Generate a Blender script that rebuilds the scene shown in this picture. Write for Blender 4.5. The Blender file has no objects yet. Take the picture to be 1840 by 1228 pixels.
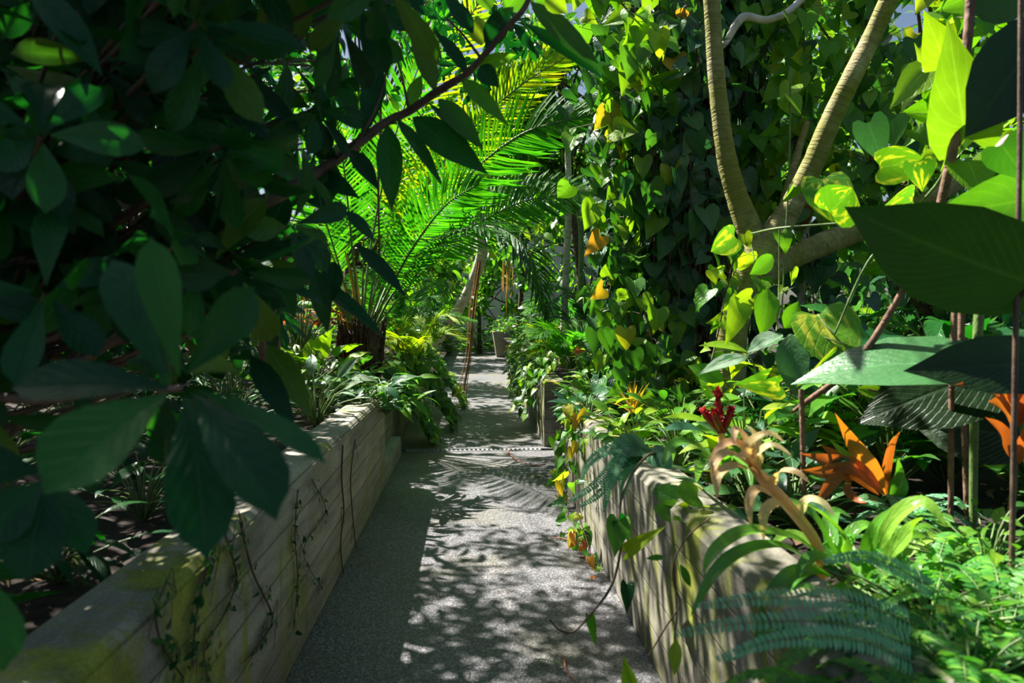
import bpy, math, random
import numpy as np
from mathutils import Vector, Matrix, Euler
PI = math.pi
rs = np.random.RandomState(7)
sc = bpy.context.scene
COL = sc.collection
# ------------------------------------------------------------------ camera
FPX = 1300.0; W0, H0 = 1840, 1228
CAM = Vector((0, 0, 1.5))
ROT = Euler((math.radians(90 - 2.3), 0, math.radians(-3.0)), 'XYZ')
cd = bpy.data.cameras.new('camera'); cam = bpy.data.objects.new('camera', cd); COL.objects.link(cam)
cam.location = CAM; cam.rotation_euler = ROT
cd.sensor_width = 36; cd.lens = 36 * FPX / W0; cd.clip_start = 0.05; cd.clip_end = 300
cd.dof.use_dof = True; cd.dof.focus_distance = 6.8; cd.dof.aperture_fstop = 3.2
sc.camera = cam
RM = ROT.to_matrix()
def P(px, py, d):
    r = RM @ Vector(((px - W0 / 2) / FPX, -(py - H0 / 2) / FPX, -1))
    return CAM + r * (d / r.y)
# ------------------------------------------------------------------ light
SUN_DIR = Vector((-0.50, 0.42, 0.86)).normalized()
wd = bpy.data.worlds.new('sky'); sc.world = wd; wd.use_nodes = True
nt = wd.node_tree; bg = nt.nodes['Background']
sky = nt.nodes.new('ShaderNodeTexSky'); sky.sky_type = 'NISHITA'; sky.sun_disc = False
sky.sun_elevation = math.asin(SUN_DIR.z); sky.sun_rotation = math.atan2(SUN_DIR.x, SUN_DIR.y)
sky.air_density = 1.0; sky.dust_density = 2.0; sky.ozone_density = 1.5
nt.links.new(sky.outputs[0], bg.inputs[0]); bg.inputs[1].default_value = 0.105
sl = bpy.data.lights.new('sun', 'SUN'); sl.energy = 16; sl.angle = math.radians(0.6); sl.color = (1.0, 0.95, 0.86)
so = bpy.data.objects.new('sun', sl); COL.objects.link(so); so.rotation_euler = SUN_DIR.to_track_quat('Z', 'Y').to_euler(); so.location = SUN_DIR * 30
vs = sc.view_settings; vs.view_transform = 'Standard'; vs.look = 'None'; vs.gamma = 1; vs.use_curve_mapping = False; vs.exposure = 0.12
cy = sc.cycles; cy.max_bounces = 7; cy.diffuse_bounces = 3; cy.glossy_bounces = 3; cy.transmission_bounces = 5; cy.transparent_max_bounces = 4
cy.caustics_reflective = False; cy.caustics_refractive = False; cy.sample_clamp_indirect = 4

# ------------------------------------------------------------------ helpers: meshes
def unit(a): return a / np.maximum(np.linalg.norm(a, axis=-1, keepdims=True), 1e-9)
OUT = {
 'heart': [(0, .06), (-.13, .24), (-.12, .40), (.04, .50), (.24, .49), (.46, .38), (.68, .22), (.86, .08), (1, 0)],
 'round': [(0, .06), (-.10, .24), (-.08, .40), (.10, .51), (.34, .54), (.58, .47), (.78, .31), (.92, .13), (1, 0)],
 'oval': [(0, .02), (.10, .20), (.24, .38), (.42, .49), (.60, .48), (.76, .35), (.90, .14), (1, 0)],
 'obovate': [(0, .03), (.12, .11), (.28, .25), (.45, .40), (.62, .49), (.78, .47), (.89, .32), (.95, .11), (1, 0)],
 'lance': [(0, .03), (.08, .20), (.22, .42), (.40, .50), (.58, .45), (.76, .29), (.90, .11), (1, 0)],
 'strap': [(0, .42), (.12, .46), (.25, .5), (.38, .5), (.5, .48), (.62, .45), (.74, .38), (.85, .28), (.93, .16), (1, 0)],
 'mini': [(0, .05), (.28, .45), (.6, .45), (1, 0)],
 'miniheart': [(0, .08), (-.1, .4), (.22, .5), (.6, .3), (1, 0)],
 'needle': [(0, .25), (.4, .5), (.8, .35), (1, 0)],
}
def template(kind):
    o = OUT[kind]; cols = [-1, 0, 1] if kind in ('mini', 'miniheart', 'needle') else [-1, -.55, 0, .55, 1]
    n = len(o); V = []; UV = []
    for i, (a, w) in enumerate(o):
        ca = max(a, 0) if a >= 0 else i / (n - 1) * .35
        if a >= 0 and kind in ('heart', 'round', 'miniheart') and i > 0: ca = max(a, i / (n - 1) * .35)
        for c in cols:
            k = abs(c); V.append((ca * (1 - k ** 1.5) + a * k ** 1.5, c * w)); UV.append((c * .5 + .5, i / (n - 1)))
    m = len(cols); F = []
    for i in range(n - 1):
        for j in range(m - 1):
            F.append((i * m + j, i * m + j + 1, (i + 1) * m + j + 1, (i + 1) * m + j))
    return np.array(V), np.array(UV), np.array(F)
TPL = {k: template(k) for k in OUT}
class G:
    """collects leaves and tubes, then links them as ONE mesh"""
    def __init__(s): s.v = []; s.f = []; s.uv = []; s.r = []; s.n = 0
    def add(s, v, f, uv, r):
        s.v.append(np.asarray(v, float)); s.f.append(np.asarray(f, int) + s.n); s.uv.append(np.asarray(uv, float)); s.r.append(np.asarray(r, float)); s.n += len(v)
    def leaves(s, kind, base, d, n, L, W, bend=.5, fold=.25, rnd=None, wave=0.):
        V, UV, F = TPL[kind]; base = np.atleast_2d(np.asarray(base, float)); N = len(base)
        d = unit(np.atleast_2d(np.asarray(d, float)) * np.ones((N, 1))); n = np.atleast_2d(np.asarray(n, float)) * np.ones((N, 1))
        n = unit(n - d * (n * d).sum(1, keepdims=True) + 1e-6); sd = np.cross(d, n)
        L = np.ones(N) * L; W = np.ones(N) * W; bend = np.ones(N) * bend; bend = np.where(abs(bend) < .02, .02, bend)
        fold = np.ones(N) * fold
        if rnd is None: rnd = rs.rand(N)
        rnd = np.ones(N) * rnd
        a = V[:, 0][None, :] * np.ones((N, 1)); c = V[:, 1][None, :] * np.ones((N, 1)); b = bend[:, None]
        ad = np.sin(b * a) / b * L[:, None]; an = -(1 - np.cos(b * a)) / b * L[:, None] + fold[:, None] * abs(c) * W[:, None]
        if wave: an = an + wave * L[:, None] * abs(c) * 2 * np.sin(a * 11 + np.sign(c) * 1.3 + rnd[:, None] * 20)
        ac = c * W[:, None]
        v = base[:, None, :] + d[:, None, :] * ad[..., None] + n[:, None, :] * an[..., None] + sd[:, None, :] * ac[..., None]
        k = len(V)
        f = (F[None] + (np.arange(N) * k)[:, None, None]).reshape(-1, 4)
        s.add(v.reshape(-1, 3), f, np.tile(UV, (N, 1)), np.repeat(rnd, k))
    def tube(s, pts, rad, seg=6, sub=4, rnd=None, smooth=True, bump=0.):
        p = np.array([list(q) for q in pts], float); m = len(p)
        rad = np.array(rad, float) if hasattr(rad, '__len__') else np.linspace(rad, rad * .6, m)
        if len(rad) != m: rad = np.interp(np.linspace(0, 1, m), np.linspace(0, 1, len(rad)), rad)
        if smooth and m > 2: p, rad = catmull(p, rad, sub)
        m = len(p); t = unit(np.gradient(p, axis=0))
        ref = np.array([0, 0, 1.]) if abs(t[0][2]) < .8 else np.array([1., 0, 0])
        u = np.zeros_like(p)
        x = unit(np.cross(t[0], ref)[None])[0]
        for i in range(m):
            x = x - t[i] * (x @ t[i]); x = x / max(np.linalg.norm(x), 1e-9); u[i] = x
        w = np.cross(t, u); an = np.arange(seg) / seg * 2 * PI
        rr = rad[:, None] * np.ones((m, seg))
        if bump: rr = rr * (1 + bump * (rs.rand(m, seg) - .5))
        v = p[:, None] + rr[..., None] * (u[:, None] * np.cos(an)[None, :, None] + w[:, None] * np.sin(an)[None, :, None])
        f = [(i * seg + j, i * seg + (j + 1) % seg, (i + 1) * seg + (j + 1) % seg, (i + 1) * seg + j) for i in range(m - 1) for j in range(seg)]
        ln = np.concatenate([[0], np.cumsum(np.linalg.norm(np.diff(p, axis=0), axis=1))])
        uv = np.stack([np.tile(np.arange(seg) / seg, m), np.repeat(ln, seg)], 1)
        s.add(v.reshape(-1, 3), f, uv, np.ones(m * seg) * (rs.rand() if rnd is None else rnd))
    def ribbon(s, pts, w, nrm=(0, -.5, 1), rnd=None, fold=.35, sub=5, shape='strap'):
        p = np.array([list(q) for q in pts], float); m0 = len(p); p, _ = catmull(p, np.ones(m0), sub); m = len(p)
        t = unit(np.gradient(p, axis=0)); nn = np.array(nrm, float)[None] * np.ones((m, 1))
        nn = unit(nn - t * (nn * t).sum(1, keepdims=True)); sd = np.cross(t, nn)
        o = np.array(OUT[shape]); tt = np.linspace(0, 1, m); pr = np.interp(tt, np.maximum(o[:, 0], 0), o[:, 1]) * w
        cols = np.array([-1, -.5, 0, .5, 1]); v = p[:, None] + sd[:, None] * (pr[:, None] * cols[None])[..., None] + nn[:, None] * (pr[:, None] * abs(cols)[None] * fold)[..., None]
        f = [(i * 5 + j, i * 5 + j + 1, (i + 1) * 5 + j + 1, (i + 1) * 5 + j) for i in range(m - 1) for j in range(4)]
        uv = np.stack([np.tile(cols * .5 + .5, m), np.repeat(tt, 5)], 1)
        s.add(v.reshape(-1, 3), f, uv, np.ones(m * 5) * (rs.rand() if rnd is None else rnd))
    def box(s, a, b, rnd=.5, rot=0, c=None):
        (x0, y0, z0), (x1, y1, z1) = a, b
        v = np.array([(x0, y0, z0), (x1, y0, z0), (x1, y1, z0), (x0, y1, z0), (x0, y0, z1), (x1, y0, z1), (x1, y1, z1), (x0, y1, z1)], float)
        if rot:
            c0 = v.mean(0); ca, sa = math.cos(rot), math.sin(rot); q = v - c0; v = np.stack([q[:, 0] * ca - q[:, 1] * sa, q[:, 0] * sa + q[:, 1] * ca, q[:, 2]], 1) + c0
        s.add(v, [(0, 3, 2, 1), (4, 5, 6, 7), (0, 1, 5, 4), (1, 2, 6, 5), (2, 3, 7, 6), (3, 0, 4, 7)], np.zeros((8, 2)), np.ones(8) * rnd)
    def prism(s, prof, y0, y1, ny=1, cap=True, rnd=.5):
        """profile in (x, z) run along y"""
        k = len(prof); ys = np.linspace(y0, y1, ny + 1)
        v = [(x, y, z) for y in ys for (x, z) in prof]
        f = [(i * k + j, i * k + (j + 1) % k, (i + 1) * k + (j + 1) % k, (i + 1) * k + j) for i in range(ny) for j in range(k)]
        s.add(v, f, np.zeros((len(v), 2)), np.ones(len(v)) * rnd)
        if cap:
            for y in (y0, y1):
                c = [(x, y, z) for x, z in prof]; m = len(c); ff = [(0, i, i + 1, min(i + 2, m - 1)) for i in range(1, m - 1, 2)]
                ff = [q if len(set(q)) == 4 else q for q in ff]
                s.add(c, ff, np.zeros((m, 2)), np.ones(m) * rnd)
    def build(s, name, mat, parent=None, smooth=True, kind=None):
        v = np.concatenate(s.v); f = np.concatenate(s.f); uv = np.concatenate(s.uv); r = np.concatenate(s.r)
        if parent is not None:
            o = Vector(parent.location)
            if parent.parent is not None: o = o + Vector(parent.parent.location)
            v = v - np.array(o)
        me = bpy.data.meshes.new(name)
        # degenerate quads (a triangle written with a repeated corner) become triangles
        tri = f[:, 2] == f[:, 3]
        cnt = np.where(tri, 3, 4); loops = f.reshape(-1)[np.stack([np.ones(len(f), bool)] * 3 + [~tri], 1).reshape(-1)]
        me.vertices.add(len(v)); me.vertices.foreach_set('co', v.astype(np.float32).ravel())
        me.loops.add(len(loops)); me.loops.foreach_set('vertex_index', loops.astype(np.int32))
        me.polygons.add(len(f)); st = np.concatenate([[0], np.cumsum(cnt)[:-1]])
        me.polygons.foreach_set('loop_start', st.astype(np.int32)); me.polygons.foreach_set('loop_total', cnt.astype(np.int32))
        me.polygons.foreach_set('use_smooth', np.full(len(f), smooth))
        me.update(calc_edges=True)
        ul = me.uv_layers.new(name='UVMap'); ul.data.foreach_set('uv', uv[loops].astype(np.float32).ravel())
        at = me.attributes.new('rnd', 'FLOAT', 'POINT'); at.data.foreach_set('value', r.astype(np.float32))
        me.materials.append(mat); me.validate()
        ob = bpy.data.objects.new(name, me); COL.objects.link(ob)
        if parent is not None: ob.parent = parent
        return ob
def catmull(p, r, sub):
    q = np.concatenate([[2 * p[0] - p[1]], p, [2 * p[-1] - p[-2]]]); rr = np.concatenate([[r[0]], r, [r[-1]]])
    o = []; ro = []
    for i in range(1, len(q) - 2):
        for k in range(sub):
            t = k / sub; o.append(.5 * (2 * q[i] + (q[i + 1] - q[i - 1]) * t + (2 * q[i - 1] - 5 * q[i] + 4 * q[i + 1] - q[i + 2]) * t * t + (3 * q[i] - q[i - 1] - 3 * q[i + 1] + q[i + 2]) * t ** 3))
            ro.append(rr[i] * (1 - t) + rr[i + 1] * t)
    o.append(p[-1]); ro.append(r[-1]); return np.array(o), np.array(ro)
def tag(o, label=None, cat=None, group=None, kind=None):
    if label: o['label'] = label
    if cat: o['category'] = cat
    if group: o['group'] = group
    if kind: o['kind'] = kind
    return o
def thing(name, label, cat, loc=(0, 0, 0), group=None):
    o = bpy.data.objects.new(name, None); COL.objects.link(o); o.location = loc; o.empty_display_size = .1
    return tag(o, label, cat, group)
def U(a, b): return a + (b - a) * rs.rand()

# ------------------------------------------------------------------ materials
class N:
    def __init__(s, name):
        s.m = bpy.data.materials.new(name); s.m.use_nodes = True; s.t = s.m.node_tree; s.b = s.t.nodes['Principled BSDF']; s.o = s.t.nodes['Material Output']
    def n(s, ty, **k):
        x = s.t.nodes.new(ty)
        for a, v in k.items():
            if a.startswith('i_'):
                key = a[2:]; key = int(key) if key.isdigit() else key.replace('_', ' ')
                x.inputs[key].default_value = v
            else: setattr(x, a, v)
        return x
    def l(s, a, b): s.t.links.new(a, b)
    def ramp(s, src, stops, interp='LINEAR'):
        r = s.n('ShaderNodeValToRGB'); e = r.color_ramp.elements; r.color_ramp.interpolation = interp
        while len(e) < len(stops): e.new(.5)
        for k, (p, c) in zip(e, stops): k.position = p; k.color = (*c, 1) if len(c) == 3 else c
        s.l(src, r.inputs[0]); return r.outputs[0]
    def mix(s, f, a, b, mode='MIX'):
        x = s.n('ShaderNodeMix', data_type='RGBA', blend_type=mode)
        for v, i in ((f, 0), (a, 6), (b, 7)):
            if isinstance(v, (float, int)): x.inputs[i].default_value = v
            elif isinstance(v, tuple): x.inputs[i].default_value = (*v, 1)
            else: s.l(v, x.inputs[i])
        return x.outputs[2]
    def math(s, op, a, b=None):
        x = s.n('ShaderNodeMath', operation=op)
        for v, i in ((a, 0), (b, 1)):
            if v is None: continue
            if isinstance(v, (float, int)): x.inputs[i].default_value = v
            else: s.l(v, x.inputs[i])
        return x.outputs[0]
def leaf_mat(name, stops, rough=.38, trans=.4, tcol=(1.0, 1.25, .35), vein=.35, variegated=None, nveins=9, spec=.5, mottle=.25):
    k = N(name); at = k.n('ShaderNodeAttribute', attribute_name='rnd')
    c = k.ramp(at.outputs['Fac'], stops)
    uv = k.n('ShaderNodeUVMap'); sx = k.n('ShaderNodeSeparateXYZ'); k.l(uv.outputs[0], sx.inputs[0])
    u = k.math('ABSOLUTE', k.math('SUBTRACT', sx.outputs[0], .5))
    mid = k.ramp(u, [(0, (1, 1, 1)), (.035, (0, 0, 0))])
    sv = k.math('SUBTRACT', sx.outputs[1], k.math('MULTIPLY', u, .55)); sv = k.math('FRACT', k.math('MULTIPLY', sv, float(nveins)))
    side = k.ramp(sv, [(0, (1, 1, 1)), (.12, (0, 0, 0)), (.88, (0, 0, 0)), (1, (1, 1, 1))])
    vm = k.math('MAXIMUM', mid, k.math('MULTIPLY', side, .45))
    hs = k.n('ShaderNodeHueSaturation', i_Value=1.9, i_Saturation=.85); k.l(c, hs.inputs['Color'])
    c = k.mix(k.math('MULTIPLY', vm, vein), c, hs.outputs[0])
    tc = k.n('ShaderNodeTexCoord'); nz = k.n('ShaderNodeTexNoise', i_Scale=14., i_Detail=3.); k.l(tc.outputs['Object'], nz.inputs['Vector'])
    if variegated:
        cb = k.n('ShaderNodeCombineXYZ'); k.l(k.math('MULTIPLY', sx.outputs[0], 6.), cb.inputs[0]); k.l(k.math('MULTIPLY', sx.outputs[1], 2.5), cb.inputs[1]); k.l(k.math('MULTIPLY', at.outputs['Fac'], 37.), cb.inputs[2])
        n2 = k.n('ShaderNodeTexNoise', i_Scale=1.3, i_Detail=3.); k.l(cb.outputs[0], n2.inputs['Vector'])
        c = k.mix(k.ramp(n2.outputs[0], [(.52, (0, 0, 0)), (.6, (1, 1, 1))]), c, variegated)
    c = k.mix(mottle, c, k.mix(1., c, k.ramp(nz.outputs[0], [(.3, (.55, .6, .5)), (.7, (1.4, 1.35, 1.3))]), 'MULTIPLY'))
    b = k.b; k.l(c, b.inputs['Base Color']); b.inputs['Roughness'].default_value = rough; b.inputs['Specular IOR Level'].default_value = spec
    nz3 = k.n('ShaderNodeTexNoise', i_Scale=38., i_Detail=2.); k.l(tc.outputs['Object'], nz3.inputs['Vector'])
    bp = k.n('ShaderNodeBump', i_Strength=.5, i_Distance=.004); k.l(k.math('ADD', k.math('MULTIPLY', vm, -1.), k.math('MULTIPLY', nz3.outputs[0], 1.6)), bp.inputs['Height']); k.l(bp.outputs[0], b.inputs['Normal'])
    t = k.n('ShaderNodeBsdfTranslucent'); k.l(k.mix(1., c, tcol, 'MULTIPLY'), t.inputs[0]); 
    mx = k.n('ShaderNodeMixShader'); mx.inputs[0].default_value = trans; k.l(b.outputs[0], mx.inputs[1]); k.l(t.outputs[0], mx.inputs[2]); k.l(mx.outputs[0], k.o.inputs[0])
    return k.m
M = {}
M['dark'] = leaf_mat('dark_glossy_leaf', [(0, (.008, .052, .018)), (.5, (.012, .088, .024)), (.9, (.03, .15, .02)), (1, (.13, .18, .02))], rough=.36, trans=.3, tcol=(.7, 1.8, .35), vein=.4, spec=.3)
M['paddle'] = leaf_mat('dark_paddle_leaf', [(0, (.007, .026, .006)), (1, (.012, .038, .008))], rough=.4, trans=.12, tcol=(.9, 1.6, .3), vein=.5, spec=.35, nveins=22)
M['ribbed'] = leaf_mat('glossy_ribbed_leaf', [(0, (.03, .12, .04)), (1, (.05, .16, .05))], rough=.3, trans=.12, tcol=(1, 1.5, .4), vein=.5, spec=.7, nveins=20)
M['mid'] = leaf_mat('mid_green_leaf', [(0, (.035, .14, .018)), (.5, (.075, .25, .018)), (.9, (.16, .35, .02)), (1, (.36, .42, .03))], rough=.36, trans=.45, tcol=(1.5, 1.7, .4))
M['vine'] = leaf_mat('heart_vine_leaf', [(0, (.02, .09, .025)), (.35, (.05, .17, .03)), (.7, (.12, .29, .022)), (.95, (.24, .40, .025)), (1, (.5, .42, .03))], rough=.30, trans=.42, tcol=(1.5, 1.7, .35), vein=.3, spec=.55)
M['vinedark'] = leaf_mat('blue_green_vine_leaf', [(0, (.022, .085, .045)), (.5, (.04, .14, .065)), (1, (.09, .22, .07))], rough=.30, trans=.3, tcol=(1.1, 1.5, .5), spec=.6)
M['lime'] = leaf_mat('lime_leaf', [(0, (.08, .28, .012)), (.5, (.15, .38, .015)), (1, (.33, .46, .025))], rough=.36, trans=.5, tcol=(1.35, 1.35, .3))
M['pothos'] = leaf_mat('variegated_pothos_leaf', [(0, (.06, .22, .02)), (1, (.14, .34, .02))], rough=.33, trans=.5, tcol=(1.3, 1.4, .3), variegated=(.52, .56, .06))
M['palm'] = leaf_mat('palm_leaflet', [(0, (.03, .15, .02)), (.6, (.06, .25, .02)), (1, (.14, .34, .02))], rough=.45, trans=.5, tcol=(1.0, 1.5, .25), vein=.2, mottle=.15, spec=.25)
M['palmlime'] = leaf_mat('sun_tinted_palm_leaflet', [(0, (.16, .36, .02)), (.7, (.30, .45, .02)), (1, (.48, .45, .03))], rough=.5, trans=.55, tcol=(1.4, 1.4, .2), vein=.2, mottle=.15, spec=.25)  # lime copy of the palm leaflet, sunlit brightness put into its colour
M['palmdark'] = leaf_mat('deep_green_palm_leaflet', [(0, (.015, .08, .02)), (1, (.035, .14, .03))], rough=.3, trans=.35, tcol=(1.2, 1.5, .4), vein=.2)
M['fern'] = leaf_mat('fern_leaflet', [(0, (.05, .24, .04)), (.7, (.10, .38, .04)), (1, (.24, .5, .05))], rough=.45, trans=.45, tcol=(1.2, 1.4, .4), vein=.1, mottle=.1)
M['fernblue'] = leaf_mat('blue_green_fern_leaflet', [(0, (.14, .42, .22)), (1, (.24, .55, .30))], rough=.4, trans=.35, tcol=(1, 1.3, .7), vein=.1, mottle=.1)
M['yellow'] = leaf_mat('yellow_leaf', [(0, (.42, .40, .03)), (.6, (.62, .44, .03)), (1, (.70, .30, .04))], rough=.4, trans=.45, tcol=(1.1, 1, .4), vein=.3)
M['orange'] = leaf_mat('orange_leaf', [(0, (.26, .07, .03)), (.5, (.42, .13, .03)), (1, (.58, .24, .03))], rough=.38, trans=.4, tcol=(1.2, .9, .4), vein=.2)
M['amber'] = leaf_mat('amber_leaf', [(0, (.50, .17, .03)), (1, (.62, .24, .035))], rough=.38, trans=.5, tcol=(1.2, 1, .3), vein=.2, mottle=.6)
M['peach'] = leaf_mat('peach_bract', [(0, (.66, .52, .22)), (.5, (.76, .46, .25)), (1, (.72, .62, .30))], rough=.38, trans=.35, tcol=(1.1, 1, .6), vein=.1)
M['red'] = leaf_mat('red_bract', [(0, (.30, .008, .015)), (1, (.45, .02, .03))], rough=.3, trans=.2, tcol=(1.2, .6, .6), vein=.1)
M['pink'] = leaf_mat('coral_petal', [(0, (.75, .12, .08)), (1, (.8, .2, .12))], rough=.4, trans=.4, tcol=(1.1, .9, .9), vein=.1)
M['strap'] = leaf_mat('bromeliad_leaf', [(0, (.08, .26, .04)), (.6, (.15, .40, .04)), (1, (.28, .50, .06))], rough=.3, trans=.38, tcol=(1.3, 1.4, .35), vein=.12, spec=.6)
M['pale'] = leaf_mat('silvery_leaf', [(0, (.20, .32, .22)), (1, (.34, .42, .30))], rough=.3, trans=.3, tcol=(1, 1.1, .6), variegated=(.05, .18, .05))
def bark_mat(name, c0, c1, c2, scale=9., ring=0., rough=.8, moss=0.):
    k = N(name); tc = k.n('ShaderNodeTexCoord'); uv = k.n('ShaderNodeUVMap'); nz = k.n('ShaderNodeTexNoise', i_Scale=scale, i_Detail=6., i_Roughness=.65); k.l(tc.outputs['Object'], nz.inputs['Vector'])
    c = k.ramp(nz.outputs[0], [(.32, c0), (.5, c1), (.68, c2)])
    h = nz.outputs[0]
    if moss:
        n3 = k.n('ShaderNodeTexNoise', i_Scale=3.2, i_Detail=5.); k.l(tc.outputs['Object'], n3.inputs['Vector'])
        c = k.mix(k.ramp(n3.outputs[0], [(.5 - moss * .2, (0, 0, 0)), (.62, (.9, .9, .9))]), c, (.20, .20, .015))
    if ring:
        mp = k.n('ShaderNodeMapping'); mp.inputs['Scale'].default_value = (.6, ring, 1); k.l(uv.outputs[0], mp.inputs[0])
        n2 = k.n('ShaderNodeTexNoise', i_Scale=1., i_Detail=2., i_Distortion=.3); k.l(mp.outputs[0], n2.inputs['Vector'])
        rg = k.ramp(n2.outputs[0], [(.44, (1, 1, 1)), (.5, (.35, .3, .25)), (.56, (1, 1, 1))]); c = k.mix(.26, c, rg, 'MULTIPLY'); h = k.math('ADD', h, k.math('MULTIPLY', rg, .5))
    k.l(c, k.b.inputs['Base Color']); k.b.inputs['Roughness'].default_value = rough
    bp = k.n('ShaderNodeBump', i_Strength=.7, i_Distance=.012); k.l(h, bp.inputs['Height']); k.l(bp.outputs[0], k.b.inputs['Normal'])
    return k.m
M['bark'] = bark_mat('grey_olive_bark', (.17, .14, .065), (.33, .28, .13), (.50, .44, .26), 14., ring=26., moss=.7)
M['barkpale'] = bark_mat('pale_bark', (.35, .31, .22), (.52, .48, .36), (.66, .62, .5), 10., ring=18.)
M['barkdark'] = bark_mat('dark_brown_bark', (.03, .017, .01), (.085, .045, .028), (.15, .085, .05), 16.)
M['barkwhite'] = bark_mat('whitish_bark', (.42, .38, .38), (.62, .58, .58), (.75, .72, .7), 10.)
M['cane'] = bark_mat('reddish_brown_cane', (.09, .05, .035), (.20, .11, .07), (.33, .2, .13), 12., ring=10.)
M['root'] = bark_mat('rust_brown_root', (.16, .06, .02), (.30, .13, .04), (.42, .2, .07), 10.)
M['goldroot'] = bark_mat('golden_root', (.5, .25, .03), (.68, .36, .05), (.75, .45, .1), 10.)
M['stem'] = bark_mat('green_stem', (.06, .12, .03), (.12, .2, .05), (.2, .27, .08), 12., rough=.5)
M['twig'] = bark_mat('brown_twig', (.05, .03, .02), (.10, .06, .04), (.16, .10, .06), 12., rough=.6)
M['redstem'] = bark_mat('red_stem', (.3, .07, .04), (.42, .11, .06), (.5, .16, .08), 12., rough=.5)
def concrete(name, base, moss_amt, planks=True, dark=1., patch=False):
    k = N(name); tc = k.n('ShaderNodeTexCoord'); sx = k.n('ShaderNodeSeparateXYZ'); k.l(tc.outputs['Object'], sx.inputs[0])
    mp = k.n('ShaderNodeMapping'); mp.inputs['Scale'].default_value = (3, .8, 6); k.l(tc.outputs['Object'], mp.inputs[0])
    n1 = k.n('ShaderNodeTexNoise', i_Scale=2.2, i_Detail=7., i_Roughness=.6); k.l(mp.outputs[0], n1.inputs['Vector'])
    b0, b1, b2 = [tuple(x * f * dark for x in base) for f in (.55, .95, 1.3)]
    c = k.ramp(n1.outputs[0], [(.3, b0), (.5, b1), (.72, b2)])
    h = k.math('MULTIPLY', n1.outputs[0], .3)
    if planks:
        zz = k.math('MULTIPLY', sx.outputs[2], 1 / .155); fr = k.math('FRACT', zz); fl = k.math('FLOOR', zz)
        seam = k.ramp(fr, [(0, (0, 0, 0)), (.035, (1, 1, 1)), (.965, (1, 1, 1)), (1, (0, 0, 0))])
        wn = k.n('ShaderNodeTexWhiteNoise', noise_dimensions='2D'); cb = k.n('ShaderNodeCombineXYZ'); k.l(fl, cb.inputs[0]); k.l(k.math('FLOOR', k.math('MULTIPLY', k.math('ADD', sx.outputs[1], k.math('MULTIPLY', fl, .7)), .55)), cb.inputs[1]); k.l(cb.outputs[0], wn.inputs[0])
        c = k.mix(1., c, k.ramp(wn.outputs[0], [(0, (.75, .75, .75)), (1, (1.2, 1.2, 1.2))]), 'MULTIPLY')
        c = k.mix(.55, c, seam, 'MULTIPLY'); h = k.math('ADD', h, seam)
    mp2 = k.n('ShaderNodeMapping'); mp2.inputs['Scale'].default_value = (1, 1.9, .75); k.l(tc.outputs['Object'], mp2.inputs[0])
    n2 = k.n('ShaderNodeTexNoise', i_Scale=2.2, i_Detail=7., i_Roughness=.66, i_Distortion=.3); k.l(mp2.outputs[0], n2.inputs['Vector'])
    n4 = k.n('ShaderNodeTexNoise', i_Scale=9., i_Detail=3.); k.l(tc.outputs['Object'], n4.inputs['Vector'])
    mc = k.ramp(n4.outputs[0], [(.3, (.12, .15, .004)), (.6, (.30, .34, .008)), (.8, (.40, .37, .03))])
    lo = .62 - moss_amt * .2
    if patch: n2o = k.math('ADD', n2.outputs[0], k.ramp(k.math('MULTIPLY', sx.outputs[1], .2), [(.2, (0, 0, 0)), (.3, (.13,) * 3), (.42, (.11,) * 3), (.52, (0, 0, 0))]))
    else: n2o = n2.outputs[0]
    c = k.mix(k.math('MULTIPLY', k.ramp(n2o, [(lo, (0, 0, 0)), (lo + .12, (1, 1, 1))]), .85), c, mc)
    n5 = k.n('ShaderNodeTexNoise', i_Scale=90., i_Detail=2.); k.l(tc.outputs['Object'], n5.inputs['Vector']); c = k.mix(.5, c, k.ramp(n5.outputs[0], [(.35, (.6, .6, .6)), (.6, (1.15, 1.15, 1.15))]), 'MULTIPLY')
    k.l(c, k.b.inputs['Base Color']); k.b.inputs['Roughness'].default_value = .75
    bp = k.n('ShaderNodeBump', i_Strength=.7, i_Distance=.008); k.l(h, bp.inputs['Height']); k.l(bp.outputs[0], k.b.inputs['Normal'])
    return k.m
M['wall_l'] = concrete('mossy_board_marked_concrete', (.34, .31, .25), .36, patch=True)
M['wall_r'] = concrete('weathered_board_marked_concrete', (.25, .235, .185), .55)
M['plain'] = concrete('plain_concrete', (.36, .34, .29), .2, planks=False)
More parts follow.
